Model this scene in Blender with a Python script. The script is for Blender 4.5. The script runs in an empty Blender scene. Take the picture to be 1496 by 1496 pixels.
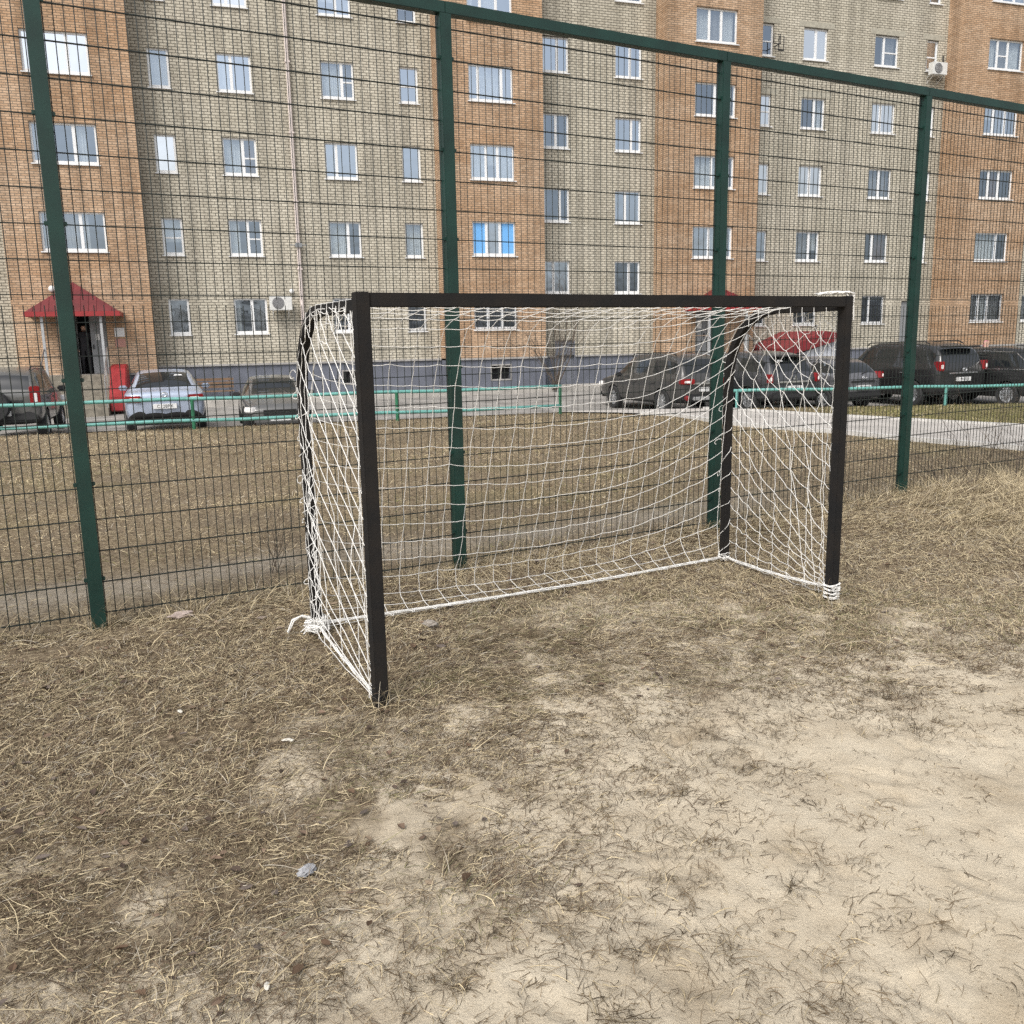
import bpy, bmesh, math, random
import numpy as np
from mathutils import Vector, Matrix, Euler
from math import sin, cos, pi, radians as R
rng = np.random.default_rng(7)
random.seed(7)
S = bpy.context.scene
COL = S.collection

# ------------------------------------------------------------------ helpers
def vnoise(x, y, seed=0):
    x = np.asarray(x, float); y = np.asarray(y, float)
    xi = np.floor(x).astype(np.int64); yi = np.floor(y).astype(np.int64)
    xf = x - xi; yf = y - yi
    def h(a, b):
        n = (a * 374761393 + b * 668265263 + seed * 974711) & 0x7fffffff
        n = ((n ^ (n >> 13)) * 1274126177) & 0x7fffffff
        return ((n ^ (n >> 16)) & 0xffff) / 65535.0
    u = xf * xf * (3 - 2 * xf); v = yf * yf * (3 - 2 * yf)
    return (h(xi, yi) * (1 - u) + h(xi + 1, yi) * u) * (1 - v) + (h(xi, yi + 1) * (1 - u) + h(xi + 1, yi + 1) * u) * v

def fbm(x, y, sc, octv=4, seed=0):
    t = 0; a = .5; s = 0
    for i in range(octv):
        t = t + a * vnoise(np.asarray(x) * sc, np.asarray(y) * sc, seed + i * 17); s += a
        a *= .5; sc *= 2.03
    return t / s - .5

def sstep(a, b, x):
    t = np.clip((np.asarray(x, float) - a) / (b - a), 0, 1)
    return t * t * (3 - 2 * t)

class MB:
    """collects shapes into one mesh"""
    def __init__(s): s.v = []; s.f = []; s.m = []; s.cur = 0
    def add(s, verts, faces):
        o = len(s.v); s.v.extend([tuple(p) for p in verts])
        for f in faces: s.f.append([i + o for i in f]); s.m.append(s.cur)
    def box(s, x0, x1, y0, y1, z0, z1):
        s.add([(x0,y0,z0),(x1,y0,z0),(x1,y1,z0),(x0,y1,z0),(x0,y0,z1),(x1,y0,z1),(x1,y1,z1),(x0,y1,z1)],
              [(3,2,1,0),(4,5,6,7),(0,1,5,4),(1,2,6,5),(2,3,7,6),(3,0,4,7)])
    def cbox(s, c, hx, hy, hz, M=None, bev=0):
        pts = []
        for sx in (-1,1):
            for sy in (-1,1):
                for sz in (-1,1): pts.append(Vector((sx*hx, sy*hy, sz*hz)))
        if M is not None: pts = [M @ p for p in pts]
        c = Vector(c)
        s.add([p + c for p in pts], [(0,1,3,2),(4,6,7,5),(0,4,5,1),(2,3,7,6),(0,2,6,4),(1,5,7,3)])
    def quad(s, a, b, c, d): s.add([a,b,c,d], [(0,1,2,3)])
    def tube(s, pts, r, n=6, close=False, caps=True):
        pts = [Vector(p) for p in pts]
        if len(pts) < 2: return
        rr = r if hasattr(r, '__len__') else [r] * len(pts)
        T = []
        for i in range(len(pts)):
            a = pts[max(i-1,0)]; b = pts[min(i+1,len(pts)-1)]
            d = (b - a)
            T.append(d.normalized() if d.length > 1e-9 else Vector((0,0,1)))
        up = Vector((0,0,1)) if abs(T[0].z) < .9 else Vector((1,0,0))
        N = (up - T[0] * up.dot(T[0])).normalized()
        vs = []
        for i, p in enumerate(pts):
            N = (N - T[i] * N.dot(T[i]))
            N = N.normalized() if N.length > 1e-6 else T[i].orthogonal().normalized()
            B = T[i].cross(N)
            for k in range(n):
                a = 2*pi*(k+.5)/n
                vs.append(p + (N*cos(a) + B*sin(a)) * rr[i])
        fs = []
        for i in range(len(pts)-1):
            for k in range(n):
                k2 = (k+1) % n
                fs.append((i*n+k, i*n+k2, (i+1)*n+k2, (i+1)*n+k))
        if caps:
            fs.append(tuple(range(n))[::-1]); fs.append(tuple((len(pts)-1)*n+k for k in range(n)))
        s.add(vs, fs)
    def lathe(s, prof, n=24, M=None, caps=True):
        """prof: list of (radius, height along local z)"""
        vs = []
        for (r, h) in prof:
            for k in range(n):
                a = 2*pi*k/n; p = Vector((r*cos(a), r*sin(a), h))
                vs.append(M @ p if M is not None else p)
        fs = []
        for i in range(len(prof)-1):
            for k in range(n):
                k2 = (k+1) % n
                fs.append((i*n+k, i*n+k2, (i+1)*n+k2, (i+1)*n+k))
        if caps: fs.append(tuple(range(n))[::-1]); fs.append(tuple((len(prof)-1)*n+k for k in range(n)))
        s.add(vs, fs)
    def build(s, name, mats, parent=None, smooth=False, bevel=0):
        me = bpy.data.meshes.new(name)
        me.from_pydata(s.v, [], s.f)
        if not isinstance(mats, (list, tuple)): mats = [mats]
        for m in mats: me.materials.append(m)
        if len(mats) > 1: me.polygons.foreach_set('material_index', s.m)
        if smooth: me.polygons.foreach_set('use_smooth', [True]*len(me.polygons))
        me.update()
        if bevel:
            bm = bmesh.new(); bm.from_mesh(me)
            bmesh.ops.recalc_face_normals(bm, faces=bm.faces)
            ed = [e for e in bm.edges if len(e.link_faces) == 2 and e.calc_face_angle(0) > .6]
            bmesh.ops.bevel(bm, geom=ed, offset=bevel, segments=2, affect='EDGES', clamp_overlap=True)
            bm.to_mesh(me); bm.free()
        o = bpy.data.objects.new(name, me); COL.objects.link(o)
        if parent: o.parent = parent
        return o

def np_mesh(name, verts, quads, mat, cols=None, attrs=None, smooth=False):
    me = bpy.data.meshes.new(name)
    nv = len(verts); nf = len(quads); k = quads.shape[1]
    me.vertices.add(nv); me.vertices.foreach_set('co', np.ascontiguousarray(verts, np.float32).ravel())
    me.loops.add(nf*k); me.loops.foreach_set('vertex_index', np.ascontiguousarray(quads, np.int32).ravel())
    me.polygons.add(nf); me.polygons.foreach_set('loop_start', np.arange(0, nf*k, k, dtype=np.int32))
    if smooth: me.polygons.foreach_set('use_smooth', np.ones(nf, bool))
    me.update(calc_edges=True)
    if cols is not None:
        a = me.attributes.new('Col', 'FLOAT_COLOR', 'POINT')
        c = np.ones((nv, 4), np.float32); c[:, :3] = cols
        a.data.foreach_set('color', c.ravel())
    for nm, val in (attrs or {}).items():
        a = me.attributes.new(nm, 'FLOAT', 'POINT'); a.data.foreach_set('value', np.ascontiguousarray(val, np.float32))
    me.materials.append(mat)
    o = bpy.data.objects.new(name, me); COL.objects.link(o)
    return o

def tag(o, label=None, cat=None, group=None, kind=None):
    if label: o['label'] = label
    if cat: o['category'] = cat
    if group: o['group'] = group
    if kind: o['kind'] = kind
    return o

def thing(name, label, cat, loc=(0,0,0), rz=0, group=None):
    o = bpy.data.objects.new(name, None); COL.objects.link(o)
    o.location = loc; o.rotation_euler = (0, 0, rz)
    return tag(o, label, cat, group)

# ------------------------------------------------------------------ materials
def mat(name, col, rough=.6, metal=0, spec=.5, var=0, vscale=8, bump=0, bscale=60, coat=0, dirt=None):
    m = bpy.data.materials.new(name); m.use_nodes = True
    nt = m.node_tree; b = nt.nodes['Principled BSDF']
    b.inputs['Base Color'].default_value = (*col, 1)
    b.inputs['Roughness'].default_value = rough; b.inputs['Metallic'].default_value = metal
    b.inputs['Specular IOR Level'].default_value = spec
    b.inputs['Coat Weight'].default_value = coat
    tc = nt.nodes.new('ShaderNodeTexCoord')
    if var or dirt:
        n = nt.nodes.new('ShaderNodeTexNoise'); n.inputs['Scale'].default_value = vscale; n.inputs['Detail'].default_value = 6
        nt.links.new(tc.outputs['Object'], n.inputs['Vector'])
        cr = nt.nodes.new('ShaderNodeValToRGB')
        lo = dirt if dirt else tuple(c*(1-var) for c in col); hi = tuple(min(1, c*(1+var)) for c in col)
        cr.color_ramp.elements[0].position = .3; cr.color_ramp.elements[1].position = .68
        cr.color_ramp.elements[0].color = (*lo, 1); cr.color_ramp.elements[1].color = (*hi, 1)
        nt.links.new(n.outputs['Fac'], cr.inputs['Fac']); nt.links.new(cr.outputs['Color'], b.inputs['Base Color'])
    if bump:
        n2 = nt.nodes.new('ShaderNodeTexNoise'); n2.inputs['Scale'].default_value = bscale; n2.inputs['Detail'].default_value = 4
        nt.links.new(tc.outputs['Object'], n2.inputs['Vector'])
        bp = nt.nodes.new('ShaderNodeBump'); bp.inputs['Strength'].default_value = bump; bp.inputs['Distance'].default_value = .01
        nt.links.new(n2.outputs['Fac'], bp.inputs['Height']); nt.links.new(bp.outputs['Normal'], b.inputs['Normal'])
    return m

def attr_mat(name, rough=.85):
    m = bpy.data.materials.new(name); m.use_nodes = True
    nt = m.node_tree; b = nt.nodes['Principled BSDF']
    a = nt.nodes.new('ShaderNodeAttribute'); a.attribute_name = 'Col'
    nt.links.new(a.outputs['Color'], b.inputs['Base Color'])
    b.inputs['Roughness'].default_value = rough; b.inputs['Specular IOR Level'].default_value = .2
    return m

def brick_mat(name, c1, c2, mortar, bw, bh, c3, mort=.012, sat=1):
    m = bpy.data.materials.new(name); m.use_nodes = True
    nt = m.node_tree; L = nt.links; N = nt.nodes.new; b = nt.nodes['Principled BSDF']
    tc = N('ShaderNodeTexCoord'); sp = N('ShaderNodeSeparateXYZ'); L.new(tc.outputs['Object'], sp.inputs[0])
    ad = N('ShaderNodeMath'); ad.operation = 'ADD'; L.new(sp.outputs['X'], ad.inputs[0]); L.new(sp.outputs['Y'], ad.inputs[1])
    cb = N('ShaderNodeCombineXYZ'); L.new(ad.outputs[0], cb.inputs['X']); L.new(sp.outputs['Z'], cb.inputs['Y'])
    br = N('ShaderNodeTexBrick'); L.new(cb.outputs[0], br.inputs['Vector'])
    br.inputs['Scale'].default_value = 1; br.inputs['Brick Width'].default_value = bw; br.inputs['Row Height'].default_value = bh
    br.inputs['Mortar Size'].default_value = mort; br.inputs['Mortar Smooth'].default_value = .2
    br.inputs['Color1'].default_value = (*c1, 1); br.inputs['Color2'].default_value = (*c2, 1); br.inputs['Mortar'].default_value = (*mortar, 1)
    br.offset = .5; br.inputs['Bias'].default_value = -.1
    # patches of differently fired brick, laid in courses
    mp = N('ShaderNodeMapping'); mp.inputs['Scale'].default_value = (.5, .5, 1.6); L.new(tc.outputs['Object'], mp.inputs[0])
    n1 = N('ShaderNodeTexNoise'); n1.inputs['Scale'].default_value = .55; n1.inputs['Detail'].default_value = 5; n1.inputs['Roughness'].default_value = .6
    L.new(mp.outputs[0], n1.inputs['Vector'])
    r1 = N('ShaderNodeValToRGB'); r1.color_ramp.elements[0].position = .38; r1.color_ramp.elements[1].position = .62
    L.new(n1.outputs['Fac'], r1.inputs['Fac'])
    mx = N('ShaderNodeMix'); mx.data_type = 'RGBA'; mx.blend_type = 'MULTIPLY'
    mul = N('ShaderNodeMath'); mul.operation = 'MULTIPLY'; mul.inputs[1].default_value = .9
    L.new(r1.outputs['Color'], mul.inputs[0]); L.new(mul.outputs[0], mx.inputs[0])
    L.new(br.outputs['Color'], mx.inputs[6]); mx.inputs[7].default_value = (*c3, 1)
    n2 = N('ShaderNodeTexNoise'); n2.inputs['Scale'].default_value = 9; n2.inputs['Detail'].default_value = 6
    L.new(tc.outputs['Object'], n2.inputs['Vector'])
    mr = N('ShaderNodeMapRange'); mr.inputs[1].default_value = .3; mr.inputs[2].default_value = .7; mr.inputs[3].default_value = .84; mr.inputs[4].default_value = 1.13
    L.new(n2.outputs['Fac'], mr.inputs[0])
    mm = N('ShaderNodeVectorMath'); mm.operation = 'SCALE'; L.new(mx.outputs[2], mm.inputs[0]); L.new(mr.outputs[0], mm.inputs['Scale'])
    # rain streaks down the wall
    mp2 = N('ShaderNodeMapping'); mp2.inputs['Scale'].default_value = (1.5, 1.5, .10); L.new(tc.outputs['Object'], mp2.inputs[0])
    n3 = N('ShaderNodeTexNoise'); n3.inputs['Scale'].default_value = 1.6; n3.inputs['Detail'].default_value = 5; L.new(mp2.outputs[0], n3.inputs['Vector'])
    m3 = N('ShaderNodeMapRange'); m3.inputs[1].default_value = .34; m3.inputs[2].default_value = .6; m3.inputs[3].default_value = .76; m3.inputs[4].default_value = 1.05
    L.new(n3.outputs['Fac'], m3.inputs[0])
    mm2 = N('ShaderNodeVectorMath'); mm2.operation = 'SCALE'; L.new(mm.outputs[0], mm2.inputs[0]); L.new(m3.outputs[0], mm2.inputs['Scale'])
    L.new(mm2.outputs[0], b.inputs['Base Color'])
    bp = N('ShaderNodeBump'); bp.inputs['Strength'].default_value = .25; bp.inputs['Distance'].default_value = .006; bp.invert = True
    L.new(br.outputs['Fac'], bp.inputs['Height']); L.new(bp.outputs[0], b.inputs['Normal'])
    b.inputs['Roughness'].default_value = .9; b.inputs['Specular IOR Level'].default_value = .2
    return m

def glass_mat(name, tint, gl=.5, rough=.02):
    m = bpy.data.materials.new(name); m.use_nodes = True
    nt = m.node_tree; nt.nodes.remove(nt.nodes['Principled BSDF']); out = nt.nodes['Material Output']
    tr = nt.nodes.new('ShaderNodeBsdfTransparent'); tr.inputs['Color'].default_value = (.8,.84,.86,1)
    g = nt.nodes.new('ShaderNodeBsdfGlossy'); g.inputs['Color'].default_value = (*tint,1); g.inputs['Roughness'].default_value = rough
    mx = nt.nodes.new('ShaderNodeMixShader'); mx.inputs[0].default_value = gl
    # old panes are never quite flat
    tc = nt.nodes.new('ShaderNodeTexCoord'); n = nt.nodes.new('ShaderNodeTexNoise'); n.inputs['Scale'].default_value = 1.3
    nt.links.new(tc.outputs['Object'], n.inputs['Vector'])
    bp = nt.nodes.new('ShaderNodeBump'); bp.inputs['Strength'].default_value = .25; bp.inputs['Distance'].default_value = .05
    nt.links.new(n.outputs['Fac'], bp.inputs['Height']); nt.links.new(bp.outputs[0], g.inputs['Normal'])
    nt.links.new(tr.outputs[0], mx.inputs[1]); nt.links.new(g.outputs[0], mx.inputs[2]); nt.links.new(mx.outputs[0], out.inputs[0])
    return m

M = {}
M['goal'] = mat('goal_paint', (.0112,.0112,.0118), .75, spec=.22, dirt=(.019,.016,.014), vscale=9, bump=.15, bscale=90)
M['net'] = mat('net_cord', (.78,.77,.74), .75, var=.06)
M['fence'] = mat('fence_green', (.005,.030,.023), .45, var=.25, vscale=5, bump=.05)
M['wire'] = mat('fence_wire', (.006,.012,.010), .5)
M['orange'] = brick_mat('orange_brick', (.58,.415,.285), (.43,.285,.18), (.21,.17,.13), .26, .079, (.86,.78,.70), .013)
M['grey'] = brick_mat('silicate_brick', (.58,.54,.45), (.49,.45,.37), (.16,.148,.122), .26, .098, (.87,.87,.85), .014)
M['plinth'] = mat('plinth_paint', (.115,.125,.155), .8, var=.15, vscale=2, bump=.2)
M['ledge'] = mat('ledge_render', (.30,.29,.28), .85, var=.2, vscale=3)
M['pvc'] = mat('white_pvc', (.74,.75,.76), .4, var=.04)
M['roomdark'] = mat('room_dark', (.05,.05,.055), .9)  # near-black colour stands in for the unlit rooms behind the openings
M['curtain'] = mat('curtain', (.62,.62,.60), .9, var=.08, vscale=3)
M['curtain2'] = mat('curtain_grey', (.30,.29,.28), .9, var=.07, vscale=3)
M['curtain3'] = mat('curtain_brown', (.16,.10,.075), .9, var=.2, vscale=3)
M['glass'] = glass_mat('window_glass', (.74,.85,1.0), .56)
M['glass_dim'] = glass_mat('window_glass_dim', (.62,.73,.88), .36)
M['glass_bright'] = glass_mat('window_glass_bright', (.88,.93,1.0), .74)
M['blueglass'] = mat('blue_pane_colour', (.16,.42,.80), .25, spec=.5)  # solid glossy blue for the outer panes of one window
M['doorblue'] = mat('door_paint', (.155,.165,.195), .6, var=.1)
M['steel'] = mat('grey_door', (.20,.21,.22), .5, var=.1)
M['red'] = mat('red_sheet', (.125,.014,.016), .45, var=.2, vscale=3)
M['redbox'] = mat('red_paint', (.27,.022,.024), .5, var=.15, vscale=5)
M['pipe'] = mat('pipe_white', (.66,.58,.55), .6, var=.1)
M['post'] = mat('post_grey', (.36,.37,.38), .5, var=.1)
M['concrete'] = mat('concrete', (.36,.34,.31), .9, var=.22, vscale=3, bump=.3)
M['stair'] = mat('stair_stone', (.20,.18,.145), .9, var=.3, vscale=6, bump=.3)
M['asphalt'] = mat('asphalt', (.235,.225,.21), .9, var=.32, vscale=1.4, bump=.4, bscale=80)
M['path'] = mat('path_slab', (.40,.375,.345), .9, var=.15, vscale=1.5, bump=.3, bscale=70)
M['kerb'] = mat('kerb_stone', (.50,.485,.46), .85, var=.15, vscale=4)
M['teal'] = mat('teal_paint', (.115,.31,.28), .5, var=.15, vscale=6)
M['green2'] = mat('green_paint', (.018,.13,.065), .5, var=.25, vscale=6)
M['wood'] = mat('bench_wood', (.16,.10,.06), .7, var=.25, vscale=9)
M['black'] = mat('black_plastic', (.018,.018,.019), .6)
M['blackmetal'] = mat('black_metal', (.02,.02,.022), .45)
M['rubber'] = mat('tyre_rubber', (.022,.022,.023), .85)
M['alloy'] = mat('alloy', (.55,.56,.57), .3, metal=.8)
M['carglass'] = mat('car_glass', (.012,.014,.016), .05, spec=.8)
M['chrome'] = mat('chrome', (.72,.73,.74), .18, metal=.9)
M['tail'] = mat('tail_red', (.23,.009,.012), .15, spec=.7)
M['lampw'] = mat('lamp_clear', (.78,.76,.74), .12, spec=.8)
M['plate'] = mat('plate_white', (.66,.66,.65), .5)
M['ink'] = mat('ink_black', (.02,.02,.02), .6)
M['twig'] = mat('twig_bark', (.095,.075,.058), .9, var=.3)
M['acwhite'] = mat('ac_white', (.62,.62,.60), .5, var=.08)
M['acdark'] = mat('ac_grille', (.13,.13,.14), .5)
M['iron'] = mat('window_iron', (.03,.03,.032), .6)
M['straw'] = attr_mat('dry_straw')

# ------------------------------------------------------------------ camera, light
cam = bpy.data.cameras.new('camera'); cam.sensor_width = 36; cam.lens = 36*1320/1496
cam.clip_end = 1500; cam.clip_start = .05
co = bpy.data.objects.new('camera', cam); COL.objects.link(co)
co.matrix_world = Matrix.Translation((0,0,1.75)) @ Matrix.Rotation(R(90-10.9), 4, 'X') @ Matrix.Rotation(R(-1.1), 4, 'Z')
S.camera = co

SUN_EL, SUN_AZ = 48, 205       # azimuth clockwise from +Y: behind the viewer, a little to the left of south
w = bpy.data.worlds.new('World'); S.world = w; w.use_nodes = True
nt = w.node_tree; bg = nt.nodes['Background']
sky = nt.nodes.new('ShaderNodeTexSky'); sky.sky_type = 'NISHITA'; sky.sun_disc = False
sky.sun_elevation = R(SUN_EL); sky.sun_rotation = R(SUN_AZ); sky.dust_density = 4; sky.air_density = 1.2; sky.ozone_density = 1
hs = nt.nodes.new('ShaderNodeHueSaturation'); hs.inputs['Saturation'].default_value = .30
nt.links.new(sky.outputs[0], hs.inputs['Color']); nt.links.new(hs.outputs[0], bg.inputs['Color'])
bg.inputs['Strength'].default_value = .15
sd = bpy.data.lights.new('sun', 'SUN'); sd.energy = 1.3; sd.angle = R(25); sd.color = (1, .95, .88)
so = bpy.data.objects.new('sun', sd); COL.objects.link(so)
az = R(SUN_AZ); el = R(SUN_EL)
to_sun = Vector((sin(az)*cos(el), cos(az)*cos(el), sin(el)))
so.rotation_euler = to_sun.to_track_quat('Z', 'Y').to_euler()
S.view_settings.view_transform = 'Standard'; S.view_settings.look = 'None'; S.view_settings.exposure = 0.5
S.cycles.max_bounces = 8; S.cycles.transparent_max_bounces = 12
S.cycles.use_denoising = False

# ------------------------------------------------------------------ terrain
F1 = np.array([-2.62, 5.48]); FD = np.array([.8735, .487]); FN = np.array([-.487, .8735])
def fence_d(x, y): return (x-F1[0])*FN[0] + (y-F1[1])*FN[1]
def fence_a(x, y): return (x-F1[0])*FD[0] + (y-F1[1])*FD[1]
def crest(x): return np.where(x < 1.2, 21.1 + .277*(x-1.2), 21.25)
def sandm(x, y):
    xb = np.interp(y, [-3,1,2.07,2.41,2.76,3.1,3.5,3.9,4.45,5], [-3.2,-1.75,-.75,-.36,-.12,.13,.26,.42,.80,1.3])
    d = np.minimum((x - xb), 4.62 - y + .06*np.clip(x-2,0,9))
    d = d + fbm(x, y, 1.1, 3, 5)*1.3 + fbm(x, y, 5, 3, 9)*.5
    return sstep(-.55, 1.0, d)
def sandg(x, y):
    xb = np.interp(y, [-3,1,2.07,2.41,2.76,3.1,3.5,3.9,4.45,5], [-3.2,-1.75,-.75,-.36,-.12,.13,.26,.42,.80,1.3])
    d = np.minimum((x - xb), 4.62 - y + .06*np.clip(x-2,0,9))
    d = d + fbm(x, y, 1.1, 3, 5)*1.5 + fbm(x, y, 4.2, 4, 9)*2.2
    return sstep(-1.35, -.45, d)
def mound(x, y):
    fa = fence_a(x, y); fd = fence_d(x, y)
    m = .10*np.exp(-((x-4.8)**2/3.2 + (y-8.9)**2/2.2)) 
    m = m + .035*np.exp(-(fd+.25)**2/.12)*(.5+fbm(fa, fa*0, 1.2, 2, 3))      # litter heaped along the fence foot
    return m
def gz0(x, y):
    c = crest(x); t = y - c
    z = -.25*sstep(.05, 2.2, t) - .24*sstep(1.2, 4.4, t)
    z = z + .13*sstep(28, 35, y + .33*np.clip(-x,-30,30)*0)
    return z
def gz(x, y):
    x = np.asarray(x, float); y = np.asarray(y, float)
    z = gz0(x, y) + mound(x, y)
    near = sstep(22, 10, y)
    return z + near*(fbm(x, y, .7, 3, 21)*.05 + fbm(x, y, 4, 3, 22)*.018)

def axis(parts):
    o = []
    for a, b, st in parts: o.extend(np.arange(a, b, st))
    o.append(parts[-1][1]); return np.array(o)
xs = axis([(-500,-100,50),(-100,-30,7),(-30,-8,.8),(-8,-3,.15),(-3,-1,.035),(-1,2.6,.02),(2.6,4.5,.035),(4.5,9,.12),(9,30,.8),(30,100,7),(100,500,50)])
ys = axis([(-300,-40,30),(-40,-4,3),(-4,1.3,.2),(1.3,4,.02),(4,6,.035),(6,11,.07),(11,27,.25),(27,60,1),(60,150,9),(150,700,50)])
X, Y = np.meshgrid(xs, ys)
Z = gz(X, Y)
sm = sandg(X, Y) * (fence_d(X, Y) < .1) * sstep(14, 9, np.abs(X))
pr_ = np.random.default_rng(3)
dent = np.zeros_like(Z)
for _ in range(120):
    fx_, fy_ = pr_.uniform(-1.2, 3.2), pr_.uniform(1.6, 4.9); a_ = pr_.uniform(0, pi); L_, W_ = pr_.uniform(.10,.15), pr_.uniform(.04,.055)
    u_ = (X-fx_)*cos(a_)+(Y-fy_)*sin(a_); v_ = -(X-fx_)*sin(a_)+(Y-fy_)*cos(a_)
    r_ = np.sqrt((u_/L_)**2+(v_/W_)**2)
    dent += pr_.uniform(.5,1)*(-.011*sstep(1.15, .7, r_) + .005*np.exp(-((r_-1.3)/.25)**2))
# curved heel drag in the near right corner
gx = np.interp(Y, [1.9,2.02,2.12,2.2,2.27], [1.26,1.17,1.09,1.0,.86]); rd = (X-gx)
dent += (-.010*np.exp(-(rd/.022)**2) + .008*np.exp(-((rd+.045)/.022)**2))*(Y > 1.9)*(Y < 2.3)
Z = Z + sm*np.clip(dent, -.02, .012)
Z = Z + sm*(fbm(X, Y, 7, 3, 35)*.012 + fbm(X, Y, 14, 3, 31)*.012 + fbm(X, Y, 2.2, 2, 33)*.03)*(np.abs(X) < 9)*(Y < 11)
# worn dirt track behind the fence
tr = np.exp(-((fence_d(X, Y)-.95 - fbm(X, Y, .6, 2, 41)*.7)/.34)**2) * (X < 3.5) * (X > -12)*sstep(4,1.5,X)
gn = sstep(0, .3, fbm(X, Y, .8, 3, 51)) * .25 * (fence_d(X, Y) > .2) + sstep(5.5, 8.5, X)*sstep(14, 17.5, Y)*.8
nx, ny = len(xs), len(ys)
idx = np.arange(nx*ny).reshape(ny, nx)
quads = np.stack([idx[:-1,:-1], idx[:-1,1:], idx[1:,1:], idx[1:,:-1]], -1).reshape(-1, 4)

gm = bpy.data.materials.new('ground_soil'); gm.use_nodes = True
nt = gm.node_tree; L = nt.links; N = nt.nodes.new; b = nt.nodes['Principled BSDF']
tc = N('ShaderNodeTexCoord')
def noise(sc, det=6, ro=.6):
    n = N('ShaderNodeTexNoise'); n.inputs['Scale'].default_value = sc; n.inputs['Detail'].default_value = det; n.inputs['Roughness'].default_value = ro
    L.new(tc.outputs['Object'], n.inputs['Vector']); return n.outputs['Fac']
def ramp(f, stops):
    r = N('ShaderNodeValToRGB'); e = r.color_ramp.elements
    while len(e) < len(stops): e.new(.5)
    for el, (p, c) in zip(e, stops): el.position = p; el.color = (*c, 1)
    L.new(f, r.inputs['Fac']); return r.outputs['Color']
def mix(f, a, c, t='MIX'):
    m = N('ShaderNodeMix'); m.data_type = 'RGBA'; m.blend_type = t
    if isinstance(f, float): m.inputs[0].default_value = f
    else: L.new(f, m.inputs[0])
    L.new(a, m.inputs[6]); L.new(c, m.inputs[7]); return m.outputs[2]
def att(nm):
    a = N('ShaderNodeAttribute'); a.attribute_name = nm; return a.outputs['Fac']
sand = ramp(noise(3.5, 8, .65), [(.30, (.40,.335,.245)), (.50, (.475,.41,.31)), (.72, (.53,.465,.36))])
grit = ramp(noise(160, 3, .7), [(.28, (.45,.42,.38)), (.40, (1,1,1)), (.66, (1,1,1)), (.76, (1.12,1.1,1.08))])
sand = mix(1.0, sand, grit, 'MULTIPLY')
damp = ramp(noise(1.7, 5, .55), [(.32, (.87,.85,.82)), (.46, (1,1,1)), (.70, (1.05,1.05,1.05))])
sand = mix(1.0, sand, damp, 'MULTIPLY')
peb = ramp(noise(75, 2, .5), [(.26, (.50,.45,.38)), (.31, (1,1,1))])
sand = mix(1.0, sand, peb, 'MULTIPLY')
soil = ramp(noise(26, 8, .75), [(.30, (.05,.037,.026)), (.46, (.155,.120,.082)), (.60, (.28,.228,.16)), (.74, (.40,.34,.25))])
soil2 = ramp(noise(.9, 4, .6), [(.3, (.80,.80,.80)), (.7, (1.12,1.1,1.02))])
soil = mix(1.0, soil, soil2, 'MULTIPLY')
grn = ramp(noise(30, 7, .75), [(.32, (.05,.05,.018)), (.55, (.17,.155,.06)), (.7, (.27,.24,.11))])
soil = mix(att('green'), soil, grn)
dust = ramp(noise(14, 7, .7), [(.3, (.22,.19,.15)), (.5, (.34,.30,.245)), (.7, (.42,.38,.32))])
soil = mix(att('track'), soil, dust)
base = mix(att('sand'), soil, sand)
L.new(base, b.inputs['Base Color']); b.inputs['Roughness'].default_value = .95; b.inputs['Specular IOR Level'].default_value = .12
bp = N('ShaderNodeBump'); bp.inputs['Strength'].default_value = .6; bp.inputs['Distance'].default_value = .012
L.new(noise(70, 6, .7), bp.inputs['Height']); L.new(bp.outputs[0], b.inputs['Normal'])
g = np_mesh('ground', np.stack([X.ravel(), Y.ravel(), Z.ravel()], -1), quads, gm,
            attrs=dict(sand=sm.ravel(), track=np.clip(tr*.55*(.6+1.6*np.clip(fbm(X,Y,3,4,43)+.3,0,1)),0,.6).ravel(), green=np.clip(gn,0,.85).ravel()), smooth=True)
tag(g, kind='structure')

def sheet(name, fx, us, vs, dz, m):
    """a paved sheet that follows the ground; fx(u,v)->(x,y)"""
    U, V = np.meshgrid(us, vs); x, y = fx(U, V); z = gz(x, y) + dz
    n1, n2 = len(us), len(vs); ii = np.arange(n1*n2).reshape(n2, n1)
    q = np.stack([ii[:-1,:-1], ii[:-1,1:], ii[1:,1:], ii[1:,:-1]], -1).reshape(-1, 4)
    return tag(np_mesh(name, np.stack([x.ravel(), y.ravel(), z.ravel()], -1), q, m, smooth=True), kind='structure')
sheet('road', lambda u, v: (u, crest(u) + .45 + .12*np.sin(u*1.7) + v*(36.5 + .33*u - crest(u) - .45)), np.linspace(-40, 40, 161), np.linspace(0, 1, 60), .02, M['asphalt'])
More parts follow.
